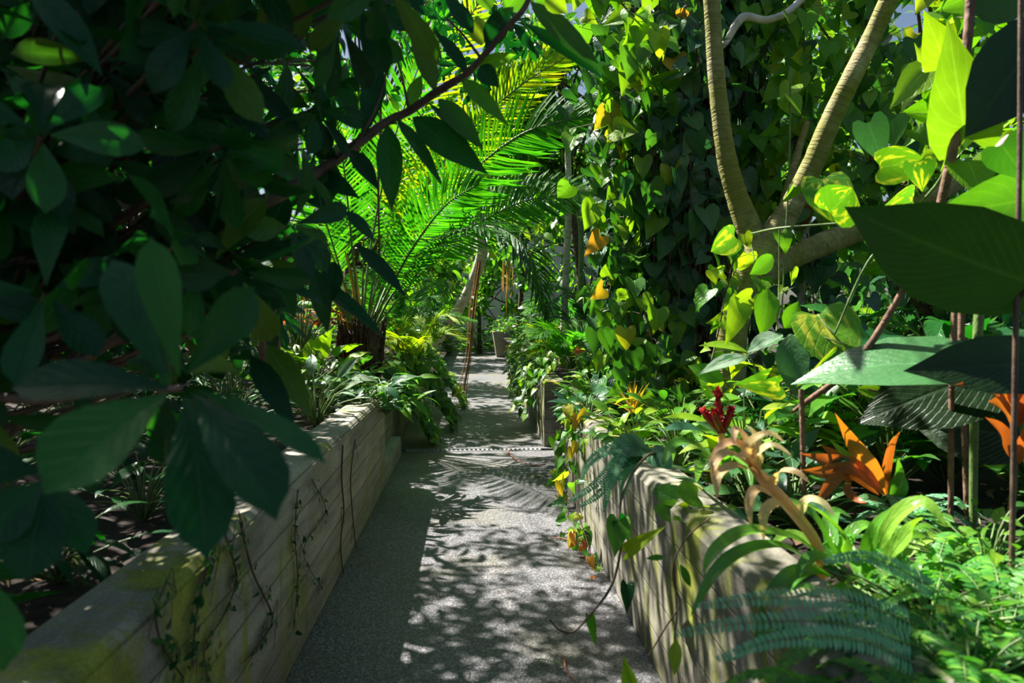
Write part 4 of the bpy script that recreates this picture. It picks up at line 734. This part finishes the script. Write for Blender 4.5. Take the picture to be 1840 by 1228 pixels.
strap_leaves(t, 'orange', [ ([(1595, 895, 2.85), (1590, 850, 2.85), (1600, 800, 2.8), (1618, 775, 2.75)], .05), ([(1590, 890, 2.8), (1540, 845, 2.75), (1490, 830, 2.7), (1435, 815, 2.65)], .075), ([(1580, 890, 2.8), (1530, 850, 2.75), (1480, 850, 2.65), (1440, 845, 2.6)], .07), ([(1530, 850, 2.75), (1500, 860, 2.65), (1480, 885, 2.6), (1465, 905, 2.55)], .05), ([(1530, 855, 2.75), (1520, 880, 2.65), (1540, 900, 2.6), (1560, 905, 2.55)], .04), ([(1525, 845, 2.75), (1500, 820, 2.75), (1475, 800, 2.75)], .045)], nrm=(.1, -.9, .35), sh='lance')
strap_leaves(t, 'strap', [([(1598, 900, 2.85), (1610, 860, 2.85), (1612, 820, 2.8)], .07), ([(1600, 905, 2.85), (1620, 880, 2.8), (1625, 850, 2.8)], .05), ([(1580, 870, 2.8), (1520, 820, 2.9), (1490, 790, 2.9)], .04)], nrm=(.1, -.9, .35), sh='lance')
t = thing('cordyline', 'tall plant with a spike of orange-red leaves at the right edge', 'plant', pb(1822, 0, 2.2))
g = G(); g.tube([pb(1822, 0, 2.2)] + px([(1822, 880, 2.2), (1820, 740, 2.2), (1818, 690, 2.2)]), [.012, .008], 7, 4); g.build('stem', M['twig'], t)
strap_leaves(t, 'orange', [([(1818, 750, 2.2), (1790, 710, 2.15), (1755, 692, 2.1), (1715, 692, 2.05)], .05), ([(1818, 745, 2.2), (1795, 700, 2.18), (1775, 672, 2.15)], .06), ([(1818, 730, 2.2), (1812, 690, 2.2), (1790, 658, 2.2)], .05), ([(1820, 730, 2.2), (1830, 690, 2.2), (1845, 660, 2.2)], .05), ([(1820, 770, 2.2), (1800, 735, 2.15), (1775, 722, 2.1)], .07), ([(1822, 770, 2.2), (1845, 720, 2.15), (1870, 700, 2.1)], .07), ([(1822, 840, 2.2), (1840, 780, 2.15), (1850, 730, 2.1)], .08), ([(1822, 830, 2.2), (1800, 780, 2.2), (1770, 750, 2.15)], .06)], nrm=(0, -.8, .5), sh='lance')
t = thing('flowering_bromeliad', 'crimson knobbly flower spikes standing above dark leaves', 'flower', pb(1292, 0, 3.0))
b = pb(1292, 0, 3.0); g = G(); g.tube([b, P(1296, 800, 3.0), P(1294, 775, 3.0)], [.012, .016], 7, 3); g.build('flower_stem', M['peach'], t)
for q in ([(1296, 778, 3.0), (1275, 755, 2.98), (1262, 740, 2.96)], [(1296, 778, 3.0), (1292, 740, 3.0), (1290, 704, 3.0)], [(1298, 778, 3.0), (1308, 755, 2.98), (1314, 738, 2.96)], [(1297, 775, 2.98), (1288, 755, 2.93), (1284, 742, 2.9)]):
    p = px(q); g = G(); g.tube(p, [.012, .016, .008], 8, 5); q2, _ = catmull(np.array([list(a) for a in p]), np.ones(3), 9); n = 54; j = rs.randint(0, len(q2), n); dd = rs.randn(n, 3) * .7 + [0, 0, 1]
    g.leaves('mini', q2[j], dd, rs.randn(n, 3), .03, .018, .4, .4); g.build('spike', M['red'], t)
strap_leaves(t, 'strap', [([(1290, 850, 3.0), (1250, 800, 2.9), (1210, 800, 2.8), (1190, 840, 2.7)], .05), ([(1292, 850, 3.0), (1340, 800, 2.9), (1370, 790, 2.8), (1390, 810, 2.7)], .05), ([(1290, 850, 3.0), (1280, 820, 2.8), (1260, 830, 2.6), (1250, 870, 3.0)], .05), ([(1292, 850, 3.0), (1310, 820, 2.9), (1340, 840, 2.7), (1350, 880, 2.6)], .05)])
# right bed understory
rosette('croton', 'small croton with upright yellow narrow leaves on the right bed', 'plant', P(1138, 745, 4.4), 17, .22, .022, 'yellow', tilt=1.35, bend=.4, kind='lance')
t = thing('heliconia', 'thin-stalked plant with two coral star flowers above the far planter', 'flower', pb(1050, 0, 8.6))
b = pb(1050, 0, 8.6)
for x in (1040, 1068):
    g = G(); h = P(x, 632, 8.4); g.tube([b, b.lerp(h, .6) + Vector((.02, 0, .05)), h], .006, 5, 4); st = g.build('flower_stalk', M['stem'], t)
    g = G(); n = 7; az = np.arange(n) * 6.28 / n; g.leaves('lance', [list(h)] * n, np.stack([np.cos(az), -.3 * np.ones(n), np.sin(az) * .6 + .1], 1), (0, -1, .4), .09, .035, .5, .2); g.build('petals', M['pink'], st)
for (lb, x, d, R, H, n, L, ar, kd, m, z0) in [
    ('lime leafy clump beside the forked tree foot', 1400, 3.6, .35, .75, 46, .22, .5, 'lance', 'lime', .3), ('glossy dark clump under the forked tree', 1350, 3.3, .3, .5, 50, .18, .4, 'lance', 'vinedark', .2),
    ('broad lime-leaved clump below the big paddle leaves', 1620, 3.3, .4, .75, 50, .26, .5, 'heart', 'mid', .3), ('dark clump behind the orange blades', 1540, 3.6, .5, .7, 70, .22, .45, 'lance', 'dark', .2),
    ('shiny low plant on the sunlit wall top', 1150, 4.2, .28, .34, 70, .13, .4, 'lance', 'vine', .1), ('bright fine-leaved plant behind the yellow croton', 1180, 5.0, .35, .5, 90, .14, .35, 'lance', 'lime', .1),
    ('leafy green plant at the base of the vine-clad trunk', 1230, 4.2, .3, .45, 70, .17, .4, 'lance', 'mid', .2), ('narrow-leaved plant left of the crimson flower', 1225, 3.7, .24, .35, 44, .22, .14, 'lance', 'strap', .1),
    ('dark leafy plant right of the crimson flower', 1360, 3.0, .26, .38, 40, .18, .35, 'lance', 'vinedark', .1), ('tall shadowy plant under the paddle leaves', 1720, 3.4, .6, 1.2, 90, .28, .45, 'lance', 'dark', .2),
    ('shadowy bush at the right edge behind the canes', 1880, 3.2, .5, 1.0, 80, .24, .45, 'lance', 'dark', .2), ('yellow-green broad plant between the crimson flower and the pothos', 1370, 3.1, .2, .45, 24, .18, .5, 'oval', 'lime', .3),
    ('glossy plant on the right bed before the far planter block', 1075, 5.6, .30, .45, 110, .12, .45, 'heart', 'vine', .1), ('silvery plant spilling at the far end of the right wall', 1060, 5.2, .2, .35, 60, .12, .5, 'heart', 'vinedark', .1),
    ('low dark bush behind the peach bracts', 1440, 2.8, .28, .3, 40, .16, .4, 'lance', 'vinedark', .1), ('round-leaved low plant hugging the near wall top', 1275, 2.7, .16, .16, 16, .10, .8, 'round', 'mid', .1)]:
    clump('undergrowth_plant', lb, 'plant', pb(x, 0, d), R, H, n, L, ar, kd, m, z0=z0)
leaf_part('leaf', thing('creeper', 'two-lobed light green leaf lying on the near right wall top', 'vine', P(1255, 900, 2.5)), 'lime', (1254, 892, 2.5), (1216, 884, 2.45), 50, 'round', .2, .1, (0, 0, .4))
palm_clump('feather_palm', 'fine-leaved palm overhanging the far right planter block', pb(1030, 0, 8.8), 16, .95, .26, 'palm', w=.020)
palm_clump('feather_palm', 'bright grassy palm at the end of the far right planter', pb(985, 0, 9.6), 14, .75, .24, 'palmlime', w=.018)
palm_clump('feather_palm', 'taller dusky palm behind the far right planter', pb(1075, 0, 10.2), 14, 1.5, .34, 'palmdark', w=.024)
palm_clump('feather_palm', 'small palm farthest back on the right by the path bend', pb(1015, 0, 14), 14, 1.5, .36, 'palm', w=.035)
for (x, d, R, H, n, m, lb) in [(968, 8.9, .26, .35, 240, 'vine', 'leafy creeper draped over the far right planter wall'), (950, 10.6, .2, .45, 240, 'vine', 'creeper mound hanging into the path beyond the planter block'), (935, 13.8, .12, .6, 220, 'vine', 'pale-glinting creeper farthest along the right path edge')]:
    b = pb(x, 0, d, 0); b.x = XR; t = thing('creeper_mound', lb, 'creeper', (XR + .05, b.y, 0)); gl = G(); p = np.stack([XR + .2 - (R + .2) * rs.rand(n), b.y + R * 1.6 * rs.randn(n), np.zeros(n)], 1)
    out = np.clip((XR + .2 - p[:, 0]) / (R + .2), 0, 1); p[:, 2] = .73 + H * .4 - (.25 + .55 * rs.rand(n)) * out ** 1.2 + .2 * rs.rand(n)
    gl.leaves('miniheart', p, np.array([-.5, -.3, -.5]) + rs.randn(n, 3) * .4, np.array([-.5, -.3, .9]) + rs.randn(n, 3) * .3, .09 + .06 * rs.rand(n), .06 + .04 * rs.rand(n), .6, .2); gl.build('foliage', M[m], t)
    g = G()
    for i in range(16): k = rs.randint(n); g.tube([(XR + .1, p[k][1], .76), p[k] + [0.05, 0, .06], p[k]], .004, 4, 2)
    g.build('stems', M['twig'], t)
# vines hanging over the right wall
def wall_hang(lb, pts, n, L, mat, extra=None, sp=.035, r=.004):
    climber('trailing_vine', lb, 'vine', px(pts), n, sp, L, mat=mat, r=r, extra=extra, face=(-.4, -1, .2), ar=.6)
wall_hang('vine trail with yellow leaves hanging where the right wall meets the planter gap', [(1060, 740, 5.0), (1030, 760, 5.0), (1012, 850, 5.0), (1020, 920, 4.9), (1050, 980, 4.5)], 34, .11, 'mid', ('yellow', 6))
wall_hang('thin trail of small leaves dangling to the path by the wall foot', [(1075, 770, 4.7), (1040, 800, 4.6), (1035, 900, 4.4), (1060, 990, 4.2), (1070, 1040, 4.1)], 26, .09, 'vine', ('yellow', 4))
wall_hang('leafy trail over the edge of the second wall section', [(1050, 730, 5.6), (1020, 760, 5.6), (1005, 830, 5.6), (1000, 880, 5.5)], 36, .11, 'mid', ('yellow', 3))
wall_hang('orange-leaved scrap of vine at the foot of the right wall', [(1060, 960, 4.4), (1058, 1000, 4.3), (1068, 1030, 4.2)], 8, .07, 'orange')
t = thing('trailing_vine', 'long dark stem with three heart leaves hooking out over the near path', 'vine', P(1165, 810, 2.9))
g = G(); g.tube(px([(1180, 815, 3.0), (1160, 822, 2.9), (1125, 870, 2.75), (1112, 930, 2.65), (1116, 980, 2.6), (1100, 1050, 2.55), (1065, 1100, 2.5), (1030, 1136, 2.45), (1005, 1132, 2.42), (988, 1115, 2.4)]), [.006, .006, .005, .005, .005, .004, .004, .003], 6, 6); g.build('stem', M['twig'], t)
for b, tp, w, m in [((1112, 935, 2.62), (1104, 1002, 2.55), 40, 'mid'), ((1110, 935, 2.62), (1138, 980, 2.7), 30, 'dark'), ((1125, 992, 2.6), (1192, 945, 2.5), 26, 'lime'), ((1060, 1108, 2.5), (1072, 1168, 2.48), 16, 'mid'), ((1128, 1050, 2.7), (1126, 1105, 2.65), 24, 'dark')]:
    leaf_part('leaf', t, m, b, tp, w * 1.1, 'heart', .3, .25, (0, 0, .2))
t = thing('trailing_vine', 'second dark runner looping down the near face of the right wall', 'vine', P(1270, 930, 2.3))
g = G(); g.tube(px([(1275, 932, 2.3), (1240, 960, 2.2), (1212, 1005, 2.15), (1210, 1050, 2.12), (1222, 1085, 2.1), (1195, 1130, 2.1), (1165, 1180, 2.1)]), .0035, 6, 6); g.tube(px([(1210, 1010, 2.15), (1216, 1100, 2.12), (1212, 1160, 2.1), (1222, 1240, 2.05)]), .0035, 6, 6); g.build('stem', M['twig'], t)
for b, tp, w, m in [((1222, 1015, 2.1), (1245, 1060, 2.1), 16, 'mid'), ((1215, 1150, 2.05), (1212, 1215, 2.0), 24, 'lime'), ((1195, 1002, 2.1), (1160, 1003, 2.1), 12, 'mid')]: leaf_part('leaf', t, m, b, tp, w, 'lance', .3, .25, (0, 0, .3))
t = thing('creeper', 'dark crinkled leaves resting on the wall joint beside the hanging fern', 'vine', P(1150, 800, 3.1))
for b, tp, w in [((1160, 800, 3.1), (1100, 800, 3.0), 60), ((1170, 812, 3.0), (1205, 835, 2.9), 48), ((1150, 810, 3.1), (1110, 830, 3.0), 40)]: leaf_part('leaf', t, 'vinedark', b, tp, w, 'round', .5, .1, (0, 0, .9), wave=.03)
# ferns
t = thing('fern', 'blue-green fern hanging down over the right wall at mid distance', 'fern', P(1130, 800, 3.1))
for q in ([(1140, 800, 3.1), (1110, 830, 3.0), (1070, 870, 2.9), (1020, 905, 2.85)], [(1140, 800, 3.1), (1115, 820, 3.0), (1095, 870, 2.9), (1085, 920, 2.85)], [(1145, 805, 3.1), (1120, 840, 3.0), (1075, 890, 2.9), (1040, 912, 2.85)], [(1130, 800, 3.1), (1090, 810, 3.0), (1060, 830, 2.95), (1045, 860, 2.9)], [(1145, 805, 3.1), (1128, 850, 3.0), (1115, 900, 2.9)]):
    frond(t, px(q), .045, 36, 'fernblue', nrm=(-.3, -.8, .5), start=.05, ang=80, tipang=50, w=.013, droop=.2, r=.002, prof=lambda u: (1 - u) ** .7 * .9 + .1, V=.05, kind='mini')
t = thing('fern', 'blurred fern with long level fronds reaching over the near right wall', 'fern', P(1620, 1180, 1.5))
for q in ([(1640, 1120, 1.5), (1520, 1080, 1.45), (1380, 1075, 1.4), (1255, 1090, 1.35)], [(1640, 1160, 1.45), (1500, 1120, 1.4), (1340, 1120, 1.35), (1215, 1140, 1.3)], [(1640, 1190, 1.4), (1540, 1150, 1.35), (1400, 1150, 1.3), (1290, 1185, 1.28)], [(1680, 1060, 1.7), (1600, 1015, 1.65), (1540, 1000, 1.6), (1480, 1010, 1.6)]):
    frond(t, px(q), .035, 40, 'fernblue', nrm=(0, -.8, .6), start=.02, ang=80, tipang=50, w=.011, droop=.2, r=.002, prof=lambda u: (1 - u) ** .6 * .85 + .15, V=.05, kind='mini')
for (x, y, d, n, L, m, lb) in [(1640, 1130, 1.55, 12, .34, 'fern', 'lush green fern at the bottom right, leftmost of the fern bank'), (1750, 1100, 1.5, 13, .36, 'fern', 'lush fern in the middle of the bottom right bank'), (1840, 1020, 1.7, 13, .4, 'fern', 'fern highest in the bottom right bank under the orange spike'), (1700, 1000, 2.0, 12, .36, 'fern', 'light fern behind the green arching bromeliad'), (1850, 1150, 1.3, 12, .34, 'fern', 'fern in the extreme bottom right corner'), (1560, 1200, 1.35, 12, .26, 'fern', 'small shaded fern at the bottom edge on the wall top'), (1720, 1220, 1.25, 12, .28, 'fern', 'shaded fern at the bottom edge right of the wall-top one'), (1650, 880, 2.7, 10, .28, 'fernblue', 'pale small fern under the brown canes'), (1770, 900, 2.3, 11, .34, 'fern', 'fern right behind the green bromeliad near the canes')]:
    fern('fern', lb, pb(x, 0, d) if d > 1.2 else P(x, y, d), n, L, m, pinna=.05, npin=30, w=.016)
for (lb, x, d, R, H, n, L, ar, m) in [('small-leaved green ground cover under the ferns', 1700, 1.75, .3, .2, 160, .05, .6, 'mid'), ('tiny-leaved ground cover at the bottom right corner', 1780, 1.45, .3, .18, 200, .04, .7, 'dark'), ('ground cover with glinting leaves beside the canes', 1800, 2.1, .3, .28, 130, .07, .5, 'vine'), ('tiny-leaved ground cover spreading to the wall top', 1580, 1.35, .14, .1, 110, .035, .7, 'dark')]:
    clump('ground_cover', lb, 'plant', pb(x, 0, d), R, H, n, L, ar, 'mini', m, z0=.1)

# ---- litter, fallen leaves, twigs
def on_floor(x, y): 
    r = RM @ Vector(((x - W0 / 2) / FPX, -(y - H0 / 2) / FPX, -1)); k = (.004 - CAM.z) / r.z; return CAM + r * k
for (x, y, s, m, lb) in [(727, 910, .05, 'orange', 'small orange fallen leaf on the left half of the path'), (1002, 1195, .11, 'fern', None), (1035, 1130, .05, 'yellow', None), (1055, 1010, .08, 'orange', 'reddish dry scrap at the right wall foot'), (1065, 1035, .07, 'orange', 'coral dry scrap nearest the right wall foot'), (960, 858, .10, 'mid', 'folded green leaf lying on the sunlit spot near the drain'), (1000, 945, .06, 'dark', 'dark small leaf on the path beside the hanging vine')]:
    if not lb: continue
    q = on_floor(x, y); g = G(); g.leaves('lance', [list(q)], [(U(-1, 1), U(-1, 1), .05)], [(0, 0, 1)], s, s * .45, .7, .3); tag(g.build('fallen_leaf', M[m], None), lb, 'leaf')
t = thing('fern_frond', 'fallen piece of fern lying on the path at the bottom', 'fern', on_floor(985, 1196))
frond(t, [on_floor(960, 1190) + Vector((0, 0, .012)), on_floor(985, 1195) + Vector((0, 0, .02)), on_floor(1012, 1199) + Vector((0, 0, .012))], .016, 12, 'fern', nrm=(0, 0, 1), start=.05, ang=80, w=.006, droop=.1, r=.0015, V=0, kind='mini')
for (p, r, lb) in [([(1012, 1180), (1020, 1215), (1050, 1245)], .004, 'reddish bare twig at the bottom of the path'), ([(912, 810), (925, 828), (955, 838), (982, 834)], .006, 'red arching twig lying beside the drain'), ([(988, 968), (1010, 972), (1040, 980)], .004, 'thin red twig on the sunlit part of the path')]:
    g = G(); g.tube([on_floor(*a) + Vector((0, 0, r + .012 * math.sin(i * 1.3))) for i, a in enumerate(p)], [r, r * .6], 6, 5); tag(g.build('fallen_twig', M['redstem'], None), lb, 'twig')
leaf_part('leaf', thing('creeper', 'yellow-green leaf curling up at the bottom of the path by the right wall', 'vine', P(1130, 1228, 2.6)), 'lime', (1130, 1240, 2.6), (1125, 1182, 2.6), 34, 'heart', .4, .3, (.3, 0, .3))
for sd in (-1, 1):
    g = G(); n = 420; x0 = XL - TH - .06 if sd < 0 else XR + TH + .06; p = np.stack([x0 + sd * 2.2 * rs.rand(n), 1 + 8 * rs.rand(n), BED + .02 + .012 * rs.rand(n)], 1)
    g.leaves('mini', p, rs.randn(n, 3) * [1, 1, .15], np.array([0, 0, 1.]) + rs.randn(n, 3) * .25, .03 + .06 * rs.rand(n), .02 + .02 * rs.rand(n), .8, .3); tag(g.build('leaf_litter', M['litter'], None), 'brown leaf litter and bark scraps on the ' + ('left' if sd < 0 else 'right') + ' soil bed', 'litter', kind='stuff')

# ================================================================== BACKGROUND
bgT = [ # base, crown centre, radii, n, L, mat, label
 ((3.1, 9.4, BED), (2.9, 9.6, 4.3), (1.7, 1.2, 2.6), 2600, .20, 'vine', 'dense dark-green tree behind the vine-clad trunk'),
 ((2.0, 12.5, BED), (1.5, 12.8, 5.6), (2.1, 1.3, 2.4), 2600, .22, 'vine', 'grey-green tree crown high above the middle of the path'),
 ((-2.2, 12.2, BED), (-1.6, 12.4, 5.9), (2.1, 1.4, 2.4), 2000, .24, 'mid', 'bright tree crown high on the left beyond the palm'),
 ((-2.6, 15.5, BED), (-2.4, 15.5, 3.2), (1.9, 1.5, 2.4), 1500, .26, 'mid', 'sunny bush-like tree left of the leaning trunk'),
 ((3.0, 15.5, BED), (2.6, 15.5, 3.4), (1.9, 1.5, 2.8), 1700, .26, 'vine', 'leafy tree behind the slim palm stems'),
 ((1.2, 21.0, 0), (1.4, 21, 5.2), (2.8, 1.5, 3.2), 1500, .34, 'mid', 'distant tree rising over the far planter'),
 ((.2, 26.5, 0), (.3, 26.8, 2.6), (2.6, 1.0, 2.4), 1600, .3, 'mid', 'leafy tree closing the far end of the path'),
 ((-1.2, 23.5, 0), (-1.5, 23.8, 2.6), (1.3, 1.0, 2.2), 900, .3, 'vine', 'bushy tree against the pale end wall left of the planter'),
 ((-2.8, 22.0, 0), (-3.0, 22, 4.2), (2.6, 1.5, 3.6), 1500, .34, 'mid', 'distant tree at the far left of the path end'),
 ((5.2, 7.5, BED), (4.8, 7.5, 3.8), (1.8, 1.4, 3.0), 2200, .21, 'vine', 'leafy tree deep in the right bed behind the limbs'),
 ((4.2, 5.8, BED), (3.9, 5.9, 1.9), (1.3, .7, 1.3), 1100, .20, 'vinedark', 'shaded bushy tree low behind the level olive limb'),
 ((5.8, 5.2, BED), (4.3, 4.9, 3.9), (1.2, .8, 1.2), 800, .19, 'lime', 'sunlit tree crown in the upper right corner background'),
 ((-5.2, 5.0, BED), (-4.9, 5.2, 3.0), (1.5, 2.2, 2.6), 1800, .24, 'dark', 'dark tree at the far left behind the foreground foliage'),
 ((-5.0, 11.0, BED), (-4.7, 11, 3.8), (1.8, 2.0, 3.2), 1500, .28, 'dark', 'dark tall tree behind the palm at the far left'),
 ((5.5, 11.5, BED), (5.2, 11.5, 4.2), (2.0, 1.6, 3.6), 1500, .28, 'vine', 'tall green tree at the back of the right bed')]
for (b, c, r, n, L, m, lb) in bgT:
    tree('background_tree', lb, 'tree', b, 0, c, r, n, L, .48, 'mini' if L > .23 else 'miniheart', m, 'barkdark', .09, nb=26, br=.45)
for i, (x, y, h) in enumerate([(-3.0, 18, 1.6), (-1.9, 19.5, 1.1), (-1.5, 17, .9), (1.6, 18, 1.2), (2.6, 19, 1.7), (2.2, 12.0, 1.3), (1.5, 11.0, .8), (2.6, 8.2, 1.2), (3.6, 6.6, 1.2), (-2.4, 9.0, .8), (-2.2, 13.5, 1.2), (-.9, 25.5, 1.4), (.1, 26.6, 1.2), (2.6, 25.5, 1.6), (-2.6, 26, 1.8), (1.9, 6.9, .8), (2.3, 5.9, .9), (4.8, 4.4, 1.0), (3.0, 4.4, .8), (1.75, 7.8, .7), (3.1, 3.0, .8), (3.9, 3.4, 1.0), (3.6, 2.0, .7)]):
    gnd = 0 if y > 24 else BED
    clump('undergrowth_plant', 'mid-sized leafy plant in the far beds', 'plant', (x, y, gnd), .6, h, 170, .13 + .006 * y, .5, 'mini', ['mid', 'vine', 'lime', 'vine'][i % 4], z0=.1, group='leafy plants filling the far beds')
